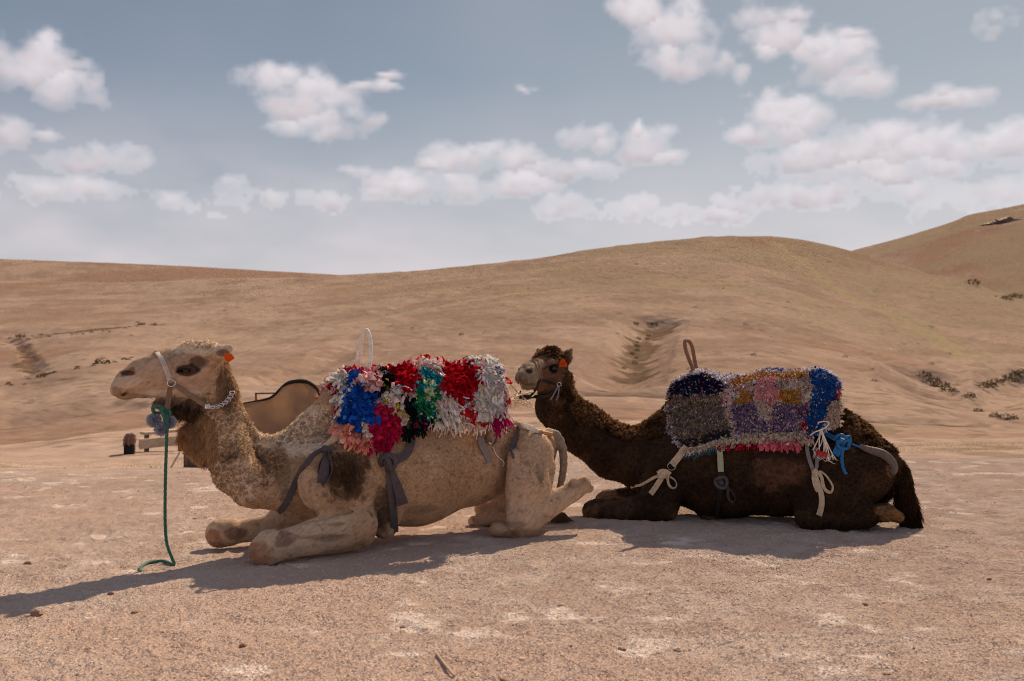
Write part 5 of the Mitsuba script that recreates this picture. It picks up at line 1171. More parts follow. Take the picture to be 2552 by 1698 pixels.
tag('lead_rope', 'green lead rope hanging from the halter to the ground, its end curled', 'rope')
put('lead_rope__rope', tube([(-2.257, 6.46, 1.019), (-2.237, 6.45, 0.986), (-2.234, 6.45, 0.893), (-2.237, 6.45, 0.8), (-2.242, 6.45, 0.645), (-2.245, 6.45, 0.448), (-2.245, 6.45, 0.316), (-2.24, 6.45, 0.203), (-2.214, 6.44, 0.099), (-2.186, 6.45, 0.012), (-2.243, 6.5, 0.013), (-2.314, 6.54, 0.013), (-2.356, 6.5, 0.015), (-2.375, 6.42, 0.01), (-2.35, 6.3, 0.006), (-2.319, 6.24, -0.003)], .0098, 260, 12, 60.0, .14), 'green_rope_material', True)
kc = np.array([(-2.291, 6.46, 1.008)][0])
put('lead_rope__knot', cat([tube(kc + np.array([[-.03, 0, -.015], [-.025, -.02, .025], [.01, -.03, .03], [.035, -.01, .0], [.0, .02, -.02], [-.03, .0, -.02]]), .011, 40, 10), tube(kc + np.array([[.02, -.02, .03], [.035, -.03, -.02], [.05, -.02, -.06], [.058, -.01, -.10]]), .012, 30, 10), tube([(-2.231, 6.45, 1.009), (-2.214, 6.45, 0.992), (-2.22, 6.45, 0.969)], .010, 12, 8)]), 'green_rope_material', True)


def pompom(center, r, seed, n=1500):
    rng = np.random.default_rng(seed); d = unit(rng.normal(size=(n, 3))); ln = r * rng.uniform(.75, 1.1, n)
    s = unit(np.cross(d, rng.normal(size=(n, 3)))) * .0022
    b = np.asarray(center) + d * r * .2; t = np.asarray(center) + d * ln[:, None] + rng.normal(0, .0025, (n, 3))
    v = np.stack([b - s, b + s, t + s * .8, t - s * .8], 1).reshape(-1, 3)
    f = (np.array([[0, 1, 2], [0, 2, 3]])[None] + (np.arange(n) * 4)[:, None, None]).reshape(-1, 3)
    c = np.repeat(np.array([.42, .43, .52]) * rng.uniform(.7, 1.3, (n, 1)), 4, 0)
    return trimesh.Trimesh(v, f, process=False), c


for i, (q, r, nm) in enumerate((([(-2.326, 6.47, 0.942)][0], .048, 'leftmost, palest and fluffiest of the three'), ([(-2.274, 6.46, 0.884)][0], .046, 'lowest of the three'), ([(-2.234, 6.5, 0.926)][0], .042, 'rightmost of the three, behind the rope'))):
    m, c = pompom(q, r, 400 + i)
    put('pompom', m, 'rag_material', False, color=c, label=f'grey blue wool pompom under the pale camel, {nm}', category='pompom', group='wool pompoms on the lead rope')


def tag_plate(pts, normal, thick=.003):
    p = np.asarray(pts); n = unit(normal) * thick / 2; m = len(p)
    v = np.vstack([p + n, p - n]); j = np.arange(m); k = (j + 1) % m
    f = [[0, a, a + 1] for a in range(1, m - 1)] + [[m, m + a + 1, m + a] for a in range(1, m - 1)] + np.stack([j, j + m, k + m], 1).tolist() + np.stack([j, k + m, k], 1).tolist()
    return trimesh.Trimesh(v, np.array(f), process=False)


e1 = [(-1.909, 6.603, 1.363)][0][1]
tag('ear_tag', 'orange plastic tag in the ear of the pale camel', 'ear tag')
q = np.array([(-1.902, 6.5, 1.374), (-1.882, 6.5, 1.372), (-1.854, 6.5, 1.374), (-1.831, 6.5, 1.343), (-1.877, 6.5, 1.312), (-1.894, 6.5, 1.332)]); q = q * [1, 0, 1] + [0, e1 - .03, 0]
put('ear_tag__plate', tag_plate(q, [.1, -1, .1]), 'orange_material')
e2 = [(0.461, 8.7, 1.275)][0][1]
tag('ear_tag_001', 'orange tag with faint print in the ear of the dark camel', 'ear tag')
q = np.array([(0.426, 8.3, 1.313), (0.44, 8.3, 1.324), (0.455, 8.3, 1.309), (0.473, 8.3, 1.28), (0.473, 8.3, 1.248), (0.404, 8.3, 1.251), (0.408, 8.3, 1.28)]); q = q * [1, 0, 1] + [0, e2 - .12, 0]
put('ear_tag_001__plate', tag_plate(q, [0, -1, .1]), 'orange_material')
put('ear_tag_001__print', cat([box(q[:, :].mean(0) + np.array([dx, -.004, dz]), (wd, .0012, .0035), .0004) for dx, dz, wd in ((-.012, .008, .016), (.008, .008, .014), (-.014, -.003, .012), (.0, -.003, .01), (.014, -.003, .014), (-.006, -.014, .03))]), 'print_material', label='rows of faint small print')

# ------------------------------------------------------------------ straps and ropes of the dark camel
tag('halter_001', 'dark halter with a silver buckle on the head of the dark camel', 'halter')
put('halter_001__noseband', cat([ribbon([(0.152, 8.404, 1.301), (0.178, 8.421, 1.301), (0.2, 8.388, 1.268), (0.217, 8.37, 1.217), (0.237, 8.405, 1.176), (0.25, 8.476, 1.148)], .024, [-.2, -1, .3], .005, 26), ribbon([(0.187, 8.501, 1.315), (0.213, 8.5, 1.311), (0.23, 8.418, 1.249), (0.249, 8.439, 1.197), (0.261, 8.488, 1.155)], .016, [-.2, -1, .3], .004, 24)]), 'leather_material', 30)
put('halter_001__cheek_strap', ribbon([(0.25, 8.479, 1.145), (0.296, 8.541, 1.128), (0.347, 8.606, 1.111), (0.408, 8.605, 1.096)], .026, [-.1, -1, .2], .005, 24), 'black_leather_material', 30)
put('halter_001__jaw_strap', cat([ribbon([(0.23, 8.437, 1.139), (0.216, 8.44, 1.098), (0.198, 8.462, 1.056), (0.175, 8.439, 1.028), (0.136, 8.321, 1.015), (0.071, 8.32, 1.008)], .020, [-.1, -1, .1], .005, 30), ribbon([(0.404, 8.6, 1.088), (0.365, 8.581, 1.037), (0.313, 8.589, 1.003), (0.233, 8.671, 0.991), (0.133, 8.362, 0.991), (0.063, 8.269, 1.003)], .028, [-.1, -1, -.1], .006, 30), ribbon([(0.067, 8.336, 1.054), (0.067, 8.323, 1.026), (0.067, 8.269, 0.999)], .02, [0, -1, 0], .005, 8)]), 'black_leather_material', 30)
put('halter_001__buckle', tube(np.array([(0.407, 8.597, 1.1)][0]) + np.array([[.018 * math.cos(a), -.004, .016 * math.sin(a)] for a in np.linspace(0, 6.28, 9)]), .0045, 28, 8), 'metal_material', True)
put('halter_001__stud', lump([(0.056, 8.28, 0.999)][0], .010, 2, .2, 2), 'metal_material', True)
put('halter_001__strap_end', cat([ribbon([(0.4, 8.597, 1.085), (0.376, 8.571, 1.045), (0.353, 8.556, 1.004), (0.33, 8.555, 0.967)], .014, [0, -1, 0], .003, 14), ribbon([(0.407, 8.598, 1.085), (0.402, 8.57, 1.037), (0.394, 8.547, 1.001), (0.378, 8.537, 0.964)], .012, [0, -1, 0], .003, 14)]), 'grey_strap_material', 30, label='loose grey strap ends')
tag('tether', 'frayed tan cord tying the halter of the dark camel to the shaggy blanket', 'rope')
y8 = [(0.071, 8.313, 1.026)][0][1]
rg = np.random.default_rng(12)
tp0, tp1, tp2 = np.array([(0.061, 8, 1.016)][0]) * [1, 0, 1] + [0, y8, 0], np.array([(0.015, 7.7, 1.024)][0]), np.array([(-0.047, 7.45, 0.987)][0])
put('tether__cord', cat([tube([tp0 + rg.normal(0, .008, 3), tp1 + rg.normal(0, .022, 3), tp1 * .5 + tp2 * .5 + rg.normal(0, .018, 3), tp2 + rg.normal(0, .012, 3)], .0045, 18, 6) for _ in range(9)]), 'cream_strap_material', True)
put('tether__fray', cat([tube([tp1, tp1 + rg.normal(0, .03, 3), tp1 + rg.normal(0, .045, 3) + [0, 0, .01]], [.003, .002, .001], 8, 5) for _ in range(12)]), 'cream_strap_material', True, kind='stuff')
put('tether__red_knot', lump(tp2, .024, 9, .35, 3, 3), 'red_wool_material' if 'red_wool_material' in scene else 'cream_strap_material', True)

tag('chest_strap_001', 'cream strap tied in a looped knot at the chest of the dark camel', 'strap')
put('chest_strap_001__upper_band', ribbon([(1.416, 8.08, 0.613), (1.383, 8.091, 0.567), (1.341, 8.093, 0.513), (1.299, 8.098, 0.463)], .058, N2, .006, 20), 'cream_strap_material', 30)
ring = np.array([(1.298, 8.09, 0.454)][0])
put('chest_strap_001__ring', tube(ring + np.array([[.034 * math.cos(a), -.012 * math.sin(a), .034 * math.sin(a)] for a in np.linspace(0, 6.28, 13)]), .003, 40, 7), 'metal_material', True)
put('chest_strap_001__knot', cat([lump([(1.234, 8.088, 0.383)][0], .040, 4, .3, 3, 2.2, (1.25, .7, .8)), ribbon([(1.183, 8.081, 0.395), (1.231, 8.07, 0.417), (1.278, 8.055, 0.391)], .035, N2, .006, 14), ribbon([(1.196, 8.067, 0.361), (1.237, 8.063, 0.39), (1.275, 8.06, 0.411)], .03, N2, .006, 14)]), 'cream_strap_material', True)
put('chest_strap_001__loop', ribbon([(1.263, 8.074, 0.367), (1.266, 8.065, 0.319), (1.289, 8.058, 0.285), (1.318, 8.062, 0.281), (1.332, 8.065, 0.312), (1.315, 8.068, 0.347), (1.277, 8.073, 0.371)], .022, N2 + np.array([.5, 0, 0]), .005, 40, roll=.9), 'cream_strap_material', 30)
put('chest_strap_001__loose_end', ribbon([(1.212, 8.082, 0.359), (1.172, 8.078, 0.296), (1.123, 8.076, 0.23)], .044, N2, .005, 16), 'cream_strap_material', 30)
put('chest_strap_001__band', ribbon([(1.207, 8.1, 0.375), (1.169, 8.126, 0.361), (1.103, 8.161, 0.317), (1.046, 8.335, 0.261), (1.006, 8.427, 0.234)], [.026, .024, .022, .02, .02], N2, .005, 24), 'cream_strap_material', 30)
scene['pale_green_strap_material'] = weave((.36, .37, .23), .5, 300, 30)
tag('girth_strap_001', 'pale green strap with a dark knotted end under the middle of the patchwork blanket', 'strap')
put('girth_strap_001__band', ribbon([(1.655, 7.959, 0.625), (1.658, 7.939, 0.565), (1.658, 7.921, 0.498), (1.66, 7.913, 0.429)], .046, N2, .005, 20), 'pale_green_strap_material', 30)
kc = np.array([(1.659, 7.908, 0.347)][0])
put('girth_strap_001__knot', cat([tube(kc + np.array([[-.04, 0, .02], [-.03, -.02, -.03], [.01, -.03, -.042], [.042, -.02, -.01], [.03, -.02, .035], [-.01, -.03, .04], [-.04, 0, .02]]), .015, 40, 9), lump(kc, .028, 6, .3, 3)]), 'dark_strap_material', True)
put('girth_strap_001__dark_band', ribbon([(1.661, 7.919, 0.429), (1.664, 7.918, 0.387), (1.662, 7.925, 0.338), (1.657, 7.981, 0.198), (1.679, 8.157, 0.029)], [.05, .05, .03, .03, .03], N2, .005, 24), 'black_leather_material', 30)
put('girth_strap_001__loop', ribbon([(1.699, 7.903, 0.327), (1.716, 7.92, 0.256), (1.74, 7.951, 0.196), (1.766, 7.958, 0.181), (1.775, 7.934, 0.216), (1.745, 7.909, 0.271), (1.706, 7.902, 0.324)], .02, N2 + np.array([.5, 0, 0]), .004, 36, roll=.8), 'dark_strap_material', 30)
tag('flank_strap_001', 'cream strap with a big hanging loop at the rear hem of the patchwork blanket', 'strap')
put('flank_strap_001__upper_band', cat([ribbon([(2.317, 7.814, 0.674), (2.308, 7.781, 0.602), (2.319, 7.752, 0.53), (2.339, 7.739, 0.458)], .03, N2, .005, 20), ribbon([(2.37, 7.786, 0.635), (2.37, 7.741, 0.552), (2.355, 7.725, 0.459)], .026, N2, .005, 20)]), 'grey_strap_material', 30)
put('flank_strap_001__knot', lump([(2.35, 7.719, 0.44)][0], .030, 8, .3, 3, 2.4, (.9, .7, 1.2)), 'cream_strap_material', True)
put('flank_strap_001__loop', ribbon([(2.36, 7.717, 0.453), (2.38, 7.696, 0.436), (2.387, 7.655, 0.374), (2.408, 7.625, 0.318), (2.434, 7.612, 0.31), (2.452, 7.617, 0.339), (2.439, 7.649, 0.395), (2.407, 7.687, 0.444), (2.375, 7.712, 0.457)], .026, N2 + np.array([.4, 0, 0]), .005, 50, roll=.7), 'cream_strap_material', 30)
put('flank_strap_001__loose_end', cat([ribbon([(2.351, 7.712, 0.42), (2.36, 7.665, 0.353), (2.373, 7.64, 0.276), (2.371, 7.636, 0.204), (2.355, 7.648, 0.128)], [.034, .038, .04, .042, .044], N2, .005, 30), ribbon([(2.335, 7.715, 0.427), (2.334, 7.689, 0.37), (2.346, 7.652, 0.308)], [.03, .03, .02], N2, .005, 16)]), 'cream_strap_material', 30)
tag('tassel', 'cream and red cord tassel knotted on the rear corner of the patchwork blanket', 'tassel')
k0 = np.array([(2.411, 7.752, 0.781)][0]); rg = np.random.default_rng(5); cords = []
for i, e in enumerate([(2.34, 7.754, 0.618), (2.366, 7.748, 0.612), (2.389, 7.735, 0.6), (2.412, 7.723, 0.594), (2.436, 7.713, 0.589), (2.452, 7.701, 0.576), (2.478, 7.696, 0.587), (2.427, 7.729, 0.607)]):
    e = np.array(e); cords.append(tube([k0 + rg.normal(0, .006, 3), k0 * .5 + e * .5 + rg.normal(0, .01, 3) + [0, -.02, 0], e], .0045, 16, 6))
cords += [tube([k0 + [-.09, 0, -.05], k0 + [-.03, -.02, -.01], k0 + [.03, -.02, .02], k0 + [.05, -.02, .05], k0 + [.02, -.01, .06], k0 + [-.03, -.01, .045]], .005, 30, 6)]
put('tassel__cord', cat(cords), 'white_wrap_material', True)
rw = []
for e in [(2.382, 7.734, 0.603), (2.405, 7.722, 0.594), (2.428, 7.71, 0.589), (2.415, 7.712, 0.579), (2.391, 7.721, 0.588)]:
    rw.append(lump(e, .019, int(e[0] * 1000) % 40, .5, 2, 4))
scene['red_wool_material'] = weave((.42, .03, .025), .5, 200, 60)
put('tassel__red_wool', cat(rw), 'red_wool_material', True, label='tufts of red wool')
put('tassel__frayed_end', cat([tube([np.array(e), np.array(e) + rg.normal(0, .012, 3) + [.004, -.01, -.02], np.array(e) + rg.normal(0, .018, 3) + [.012, -.01, -.035]], [.004, .003, .001], 6, 5) for e in [(2.346, 7.75, 0.612), (2.388, 7.733, 0.593), (2.411, 7.721, 0.588), (2.435, 7.71, 0.582), (2.452, 7.701, 0.576), (2.471, 7.698, 0.584)] for _ in range(5)]), 'white_wrap_material', True, kind='stuff')
scene['crupper_material'] = weave((.125, .098, .088), .4, 260, 40)
tag('crupper', 'grey padded tube running under the tail of the dark camel', 'crupper')
put('crupper__tube', tube([(2.703, 7.746, 0.653), (2.739, 7.731, 0.634), (2.788, 7.728, 0.617), (2.866, 7.729, 0.594), (2.933, 7.738, 0.545), (2.963, 7.735, 0.485), (2.938, 7.706, 0.448)], [.018, .028, .033, .035, .036, .034, .026], 60, 14, 0, 0), 'crupper_material', True)
tag('blue_rope', 'bright blue rope knotted between the patchwork blanket and the padded tail tube', 'rope')
put('blue_rope__rope', cat([tube([(2.464, 7.855, 0.752), (2.511, 7.811, 0.721), (2.555, 7.767, 0.695)], .012, 30, 10, 60.0, .14), tube([(2.565, 7.757, 0.699), (2.621, 7.743, 0.677), (2.665, 7.733, 0.657), (2.71, 7.727, 0.641)], .008, 24, 9, 60.0, .14), tube([(2.465, 7.839, 0.733), (2.505, 7.791, 0.703), (2.546, 7.762, 0.685)], .009, 24, 9, 60.0, .14)]), 'blue_rope_material', True)
kb = np.array([(2.565, 7.737, 0.684)][0])
put('blue_rope__knot', cat([tube(kb + np.array([[-.05, 0, .03], [-.02, -.025, .055], [.03, -.03, .02], [.04, -.02, -.04], [-.01, -.03, -.05], [-.04, -.01, 0]]), .013, 40, 10, 60.0, .14), tube(kb + np.array([[-.04, -.02, .0], [.01, -.045, .01], [.05, -.02, .015], [.065, 0, .0]]), .013, 24, 10, 60.0, .14), lump(kb, .032, 3, .3, 3), tube(kb + np.array([[.02, -.02, .04], [.055, -.02, .035], [.06, -.01, .0], [.03, -.03, -.02]]), .010, 24, 9, 60.0, .14)]), 'blue_rope_material', True)
put('blue_rope__loose_end', cat([tube([(2.564, 7.723, 0.655), (2.551, 7.695, 0.604), (2.54, 7.671, 0.553), (2.543, 7.652, 0.495), (2.562, 7.637, 0.443)], .0125, 40, 10, 60.0, .14), ribbon([(2.539, 7.75, 0.679), (2.516, 7.722, 0.635), (2.492, 7.699, 0.59)], [.02, .034, .042], N2, .008, 16), ribbon([(2.548, 7.737, 0.674), (2.534, 7.704, 0.623), (2.508, 7.687, 0.578)], [.018, .026, .03], N2, .008, 16)]), 'blue_rope_material', True)

# ------------------------------------------------------------------ things behind the camels
scene['canvas_material'] = {'type': 'principledthin', 'base_color': mikit.proc(lambda p, n, uv: mi.Color3f(.33, .20, .118) * (.75 + .5 * fbm(p.x * 3 + p.z * 2, p.y * 3, p.z * 5, 3))), 'roughness': .8, 'diff_trans': .6, 'eta': 1.2}
scene['black_canvas_material'] = weave((.010, .009, .009), .3, 90, 10)
scene['bench_material'] = weave((.44, .34, .245), .3, 60, 9)
scene['brown_cloth_material'] = weave((.20, .12, .09), .3, 120, 30)
scene['stick_material'] = weave((.13, .09, .065), .4, 200, 30)
scene['dry_stick_material'] = weave((.40, .27, .20), .4, 200, 30)


def at_land(x, y):
    return float((land(np.array([x]), np.array([y])) + soil(np.array([x]), np.array([y])))[0])


tag('tent', 'low brown canvas awning with a black edge behind the neck of the pale camel', 'tent')
top = np.array([(-5.017, 18, 0.386), (-4.844, 18, 0.418), (-4.545, 18, 0.473), (-4.372, 18, 0.52), (-4.192, 18, 0.669), (-4.058, 18, 0.779), (-3.877, 18, 0.819), (-3.697, 18, 0.803), (-3.587, 18, 0.74), (-3.523, 18.2, 0.55), (-3.482, 18.4, 0.316), (-3.463, 18.6, -0.102)])
low = np.array([(-4.771, 16.6, -0.346), (-4.59, 16.6, -0.346), (-4.31, 16.5, -0.343), (-4.094, 16.5, -0.343), (-3.878, 16.5, -0.35), (-3.72, 16.5, -0.35), (-3.518, 16.5, -0.35), (-3.38, 16.6, -0.361), (-3.289, 16.8, -0.375), (-3.255, 17.2, -0.409), (-3.276, 17.6, -0.436), (-3.356, 18.2, -0.483)])
tt, lo = spline(top, 60), spline(low, 60)
for i in range(60):
    lo[i, 2] = at_land(lo[i, 0], lo[i, 1]) - .03
rows = np.linspace(0, 1, 26)[:, None, None]
sheet = tt[None] * (1 - rows) + lo[None] * rows
sag = np.sin(rows[..., 0] * np.pi) * .16
sheet[..., 1] += sag; sheet[..., 2] -= sag * .55
wr = meshkit.fbm(np.stack([np.arange(60)[None] * .14 + rows[..., 0] * 1.5, rows[..., 0] * 3 + 0 * np.arange(60)[None], 0 * rows[..., 0] + 0 * np.arange(60)[None]], -1), 3, 15) - .5
sheet[..., 1] += wr * .10
i, j = np.meshgrid(np.arange(25), np.arange(59), indexing='ij')
put('tent__canvas', (sheet.reshape(-1, 3), np.stack([i * 60 + j, (i + 1) * 60 + j, (i + 1) * 60 + j + 1, i * 60 + j + 1], -1).reshape(-1, 4)), 'canvas_material', True)
put('tent__edge', tube(tt + [0, -.01, .01], np.interp(np.arange(60), [0, 12, 30, 60], [.014, .018, .038, .034]), None, 8), 'black_canvas_material', True, label='black edge of the canvas')
back = np.array([(-3.947, 18.9, 0.748), (-3.72, 19, 0.728), (-3.423, 19.2, 0.688), (-2.951, 19.4, 0.629)]); bl_ = back * [1, 1, 0] + [0, 0, -.75]
put('tent__back_panel', (np.vstack([spline(back, 20), spline(bl_, 20)]), np.stack([np.arange(19), np.arange(19) + 1, np.arange(19) + 21, np.arange(19) + 20], 1)), 'canvas_material', True, label='lighter canvas panel behind')
put('tent__frame', cat([tube([(-4.889, 19, 0.562), (-4.424, 19, 0.571)], .016, 8, 7), tube([(-4.881, 19, 0.363), (-4.889, 19, 0.579)], .02, 8, 7)]), 'stick_material', True)

tag('bench', 'low wooden bench of two planks on the slope left of the pale camel', 'bench')
b0, b1 = np.array([(-6.761, 18, -0.132)][0]), np.array([(-6.117, 18.6, -0.102)][0])
yaw = math.atan2(b1[1] - b0[1], b1[0] - b0[0]); ln = float(np.linalg.norm(b1 - b0)); mid = (b0 + b1) / 2
dz = math.atan2(b1[2] - b0[2], ln)
put('bench__plank', box(mid + [0, .2, 0], (ln, .22, .05), .008, yaw, (-dz, [0, 1, 0])), 'bench_material')
b2, b3 = np.array([(-6.505, 17.4, -0.263)][0]), np.array([(-5.881, 18, -0.211)][0]); mid2 = (b2 + b3) / 2
put('bench__plank', box(mid2, (ln, .05, .17), .008, yaw, (-dz, [0, 1, 0])), 'bench_material')
for f_ in (.12, .85):
    q = b0 * (1 - f_) + b1 * f_; g = at_land(q[0], q[1] + .15)
    put('bench__leg', box([q[0], q[1] + .15, (q[2] + g) / 2 - .05], (.07, .07, q[2] - g + .06), .006, yaw), 'stick_material')
q = np.array([(-6.757, 17.6, -0.482)][0]); g = at_land(q[0], q[1])
tag('stump', 'small black block draped with brown cloth at the left end of the bench', 'stump')
put('stump__block', box([q[0], q[1], g + .075], (.17, .17, .19), .01, .2), 'black_canvas_material')
put('stump__cloth', cat([lump([q[0] + .005, q[1], g + .25], .115, 4, .3, 3, 2.2, (.95, .9, 1.05)), lump([q[0] + .05, q[1] - .03, g + .30], .07, 6, .3, 3), tube([[q[0] - .06, q[1] - .1, g + .16], [q[0] - .03, q[1] - .12, g + .27], [q[0] + .02, q[1] - .1, g + .36]], .02, 12, 7), tube([[q[0] + .03, q[1] - .1, g + .16], [q[0] + .03, q[1] - .12, g + .27], [q[0] + .03, q[1] - .08, g + .36]], .02, 12, 7)]), 'brown_cloth_material', True)
q = np.array([(-4.128, 13.2, -0.144)][0]); g = at_land(q[0], q[1])
tag('crate', 'dark brown box half hidden behind the throat of the pale camel', 'box')
put('crate__body', box([q[0] - .01, q[1], g + .09], (.36, .25, .20), .012, .05), 'brown_box_material' if 'brown_box_material' in scene else 'stick_material')
put('crate__lid', box([q[0] - .01, q[1], g + .20], (.38, .27, .025), .006, .05), 'stick_material')
p = [(-4.463, 13, -0.115), (-4.466, 13.4, 0.025)]; z0, z1 = np.array(p[0]), np.array(p[1]); z0[2] = at_land(z0[0], z0[1]) - .02
put('stick', tube([z0, z1], .012, 8, 7), 'stick_material', True, label='thin stick leaning right on the slope beside the green rope', category='stick')
z0 = np.array([(-4.247, 13, -0.126)][0]); z0[2] = at_land(z0[0], z0[1]) - .02; z1 = np.array([(-4.247, 13, 0.123)][0])
put('stick', tube([z0, z1], .012, 8, 7), 'stick_material', True, label='thin upright stick left of the dark box', category='stick')
zs = [np.array(e) for e in [(-0.345, 4.56, 0.001), (-0.302, 4.42, 0.001), (-0.245, 4.24, -0.001)]]
for e in zs:
    e[2] = at_land(e[0], e[1]) + .008
put('twig', tube(zs, [.006, .007, .005], 16, 7), 'dry_stick_material', True, label='dry twig lying on the bare ground at the front', category='twig')

# ------------------------------------------------------------------ gravel, stones, grass, shrubs
rg = np.random.default_rng(21)


def ground_z(x, y):
    return land(x, y) + soil(x, y)


def gravel(n, seed, rmin=3.2, rmax=12.5):
    rng = np.random.default_rng(seed)
    r = 1 / (1 / rmin + (1 / rmax - 1 / rmin) * rng.random(n)); a = np.radians(rng.uniform(-33, 33, n))
    x, y = r * np.sin(a), r * np.cos(a)
    s = np.clip(.0034 * np.exp(rng.normal(0, .44, n)), .0018, .014) * (.75 + .05 * r)
    iv = np.array([[1, 0, 0], [-1, 0, 0], [0, 1, 0], [0, -1, 0], [0, 0, 1], [0, 0, -1.0]]); fi = np.array([[0, 2, 4], [2, 1, 4], [1, 3, 4], [3, 0, 4], [2, 0, 5], [1, 2, 5], [3, 1, 5], [0, 3, 5]])
    q = np.linalg.qr(rng.normal(size=(n, 3, 3)))[0]
    sc = s[:, None, None] * rng.uniform(.6, 1.25, (n, 6, 1)) * rng.uniform(.6, 1.2, (n, 1, 3))
    v = np.einsum('nij,nkj->nki', q, iv[None] * sc) * [1, 1, .75] + np.stack([x, y, ground_z(x, y) + s * .02], -1)[:, None]
    f = fi[None] + (np.arange(n) * 6)[:, None, None]
    pick = rng.random(n)[:, None]
    c = np.where(pick < .05, [.76, .69, .64], np.where(pick < .66, [.57, .46, .40], np.where(pick < .975, [.50, .385, .325], [.38, .27, .215])))
    c = np.repeat(c * rng.uniform(.8, 1.15, (n, 1)), 6, 0)
    return trimesh.Trimesh(v.reshape(-1, 3), f.reshape(-1, 3), process=False), c


m, c = gravel(52000, 31)
scene['gravel_material'] = {'type': 'twosided', 'bsdf': {'type': 'diffuse', 'reflectance': vert()}}
put('gravel', m, 'gravel_material', False, color=c, label='loose grit and small pebbles strewn over the trampled earth', kind='stuff')
STONES = [("66,1303", .030, 'dark', 'reddish clod of earth at the far left, level with the rope end'), ("258,1370", .022, 'dark', 'small clod beside the rope end'), ("88,1417", .040, 'dark', 'dark flat stone lying in the long shadow at the left'), ("312,1410", .020, 'dark', 'small dark stone below the long shadow'),
          ("693,1310", .030, 'pale', 'rough stone beside the near knee of the pale camel'), ("1432,1498", .024, 'dark', 'dark stone in the right part of the open ground'), ("1558,1496", .022, 'pale', 'small pale stone right of the dark one in the open ground'), ("1290,1390", .018, 'pale', 'white pebble on the sunlit ground below the dark camel'),
          ("930,1442", .022, 'dark', 'brown stone on open ground below the pale camel'), ("1201,1513", .017, 'pale', 'white pebble in the middle of the front ground'), ("1165,1572", .036, 'dark', 'broken clod at the lower edge, right of the twig'), ("1990,1393", .018, 'dark', 'small dark stone below the hind leg of the dark camel'),
          ("2090,1230", .020, 'pale', 'pale stone beside the tail tip of the dark camel'), ("1720,1285", .018, 'pale', 'pale pebble at the shadow edge of the dark camel'), ("450,1190", .016, 'dark', 'small stone behind the far knee of the pale camel'), ("2040,1545", .020, 'dark', 'stone near the lower right corner'), ("560,1490", .022, 'dark', 'dark stone in the front ground at left'), ("2275,1330", .018, 'dark', 'dark stone at the far right of the ground')]
scene['dark_stone_material'] = weave((.24, .145, .105), .3, 120, 60)
scene['pale_stone_material'] = weave((.52, .42, .35), .3, 120, 60)
GS = [(-3.127, 6.44, 0), (-2.282, 5.68, -0.001), (-2.494, 5.24, 0), (-2.005, 5.3, 0), (-1.346, 6.35, 0), (0.512, 4.63, -0.001), (0.769, 4.64, 0.001), (0.267, 5.48, 0.001), (-0.546, 5.03, 0.001), (0.044, 4.53, 0), (-0.025, 4.18, 0.001), (1.93, 5.45, 0.001), (3.004, 7.55, -0.001), (1.579, 6.68, 0), (-2.649, 8.33, 0), (1.628, 4.33, 0.001), (-1.263, 4.68, 0.001), (2.92, 6.1, 0.002)]
for i, ((_, r, kind, text), p) in enumerate(zip(STONES, GS)):
    r *= .72
    put('stone', lump([p[0], p[1], float(ground_z(np.array([p[0]]), np.array([p[1]]))[0]) + r * .3], r, i + 3, .45, 2, 1.6, (1.15, 1, .65)), kind + '_stone_material', 25, label=text, category='stone', group='loose stones on the ground')


def tufts(pts, n_blades, height, seed, col, spread):
    rng = np.random.default_rng(seed); pts = np.asarray(pts); n = len(pts) * n_blades
    p = np.repeat(pts, n_blades, 0); p = p + np.c_[rng.normal(0, 1, (n, 2)) * spread, np.zeros(n)]
    p[:, 2] = ground_z(p[:, 0], p[:, 1]) - .01
    d = unit(np.c_[rng.normal(0, .45, (n, 2)), np.ones(n)]); h = height * rng.uniform(.4, 1.3, n)[:, None]
    s = unit(np.c_[rng.normal(size=(n, 2)), np.zeros(n)]) * height * .03
    mid = p + d * h * .6; tip = mid + unit(d + np.c_[rng.normal(0, .5, (n, 2)), np.zeros(n)]) * h * .4
    v = np.stack([p - s, p + s, mid + s * .6, mid - s * .6, tip], 1)
    f = np.array([[0, 1, 2], [0, 2, 3], [3, 2, 4]])[None] + (np.arange(n) * 5)[:, None, None]
    c = np.repeat(np.asarray(col) * rng.uniform(.7, 1.3, (n, 1)), 5, 0)
    return trimesh.Trimesh(v.reshape(-1, 3), f.reshape(-1, 3), process=False), c


x = rg.uniform(2.0, 9.5, 900); y = rg.uniform(13.8, 17.5, 900) + .1 * x
m, c = tufts(np.c_[x, y, 0 * x], 10, .07, 41, (.31, .245, .16), .09)
x2 = rg.uniform(-10, 2, 160); y2 = rg.uniform(12.3, 15.5, 160)
m2, c_2 = tufts(np.c_[x2, y2, 0 * x2], 7, .10, 42, (.46, .36, .22), .05)
m, c = joinc([(m, c), (m2, c_2)])
put('dry_grass', m, 'hair_material', False, color=c, label='thin dry straw-coloured grass along the edge of the flat ground', kind='stuff')


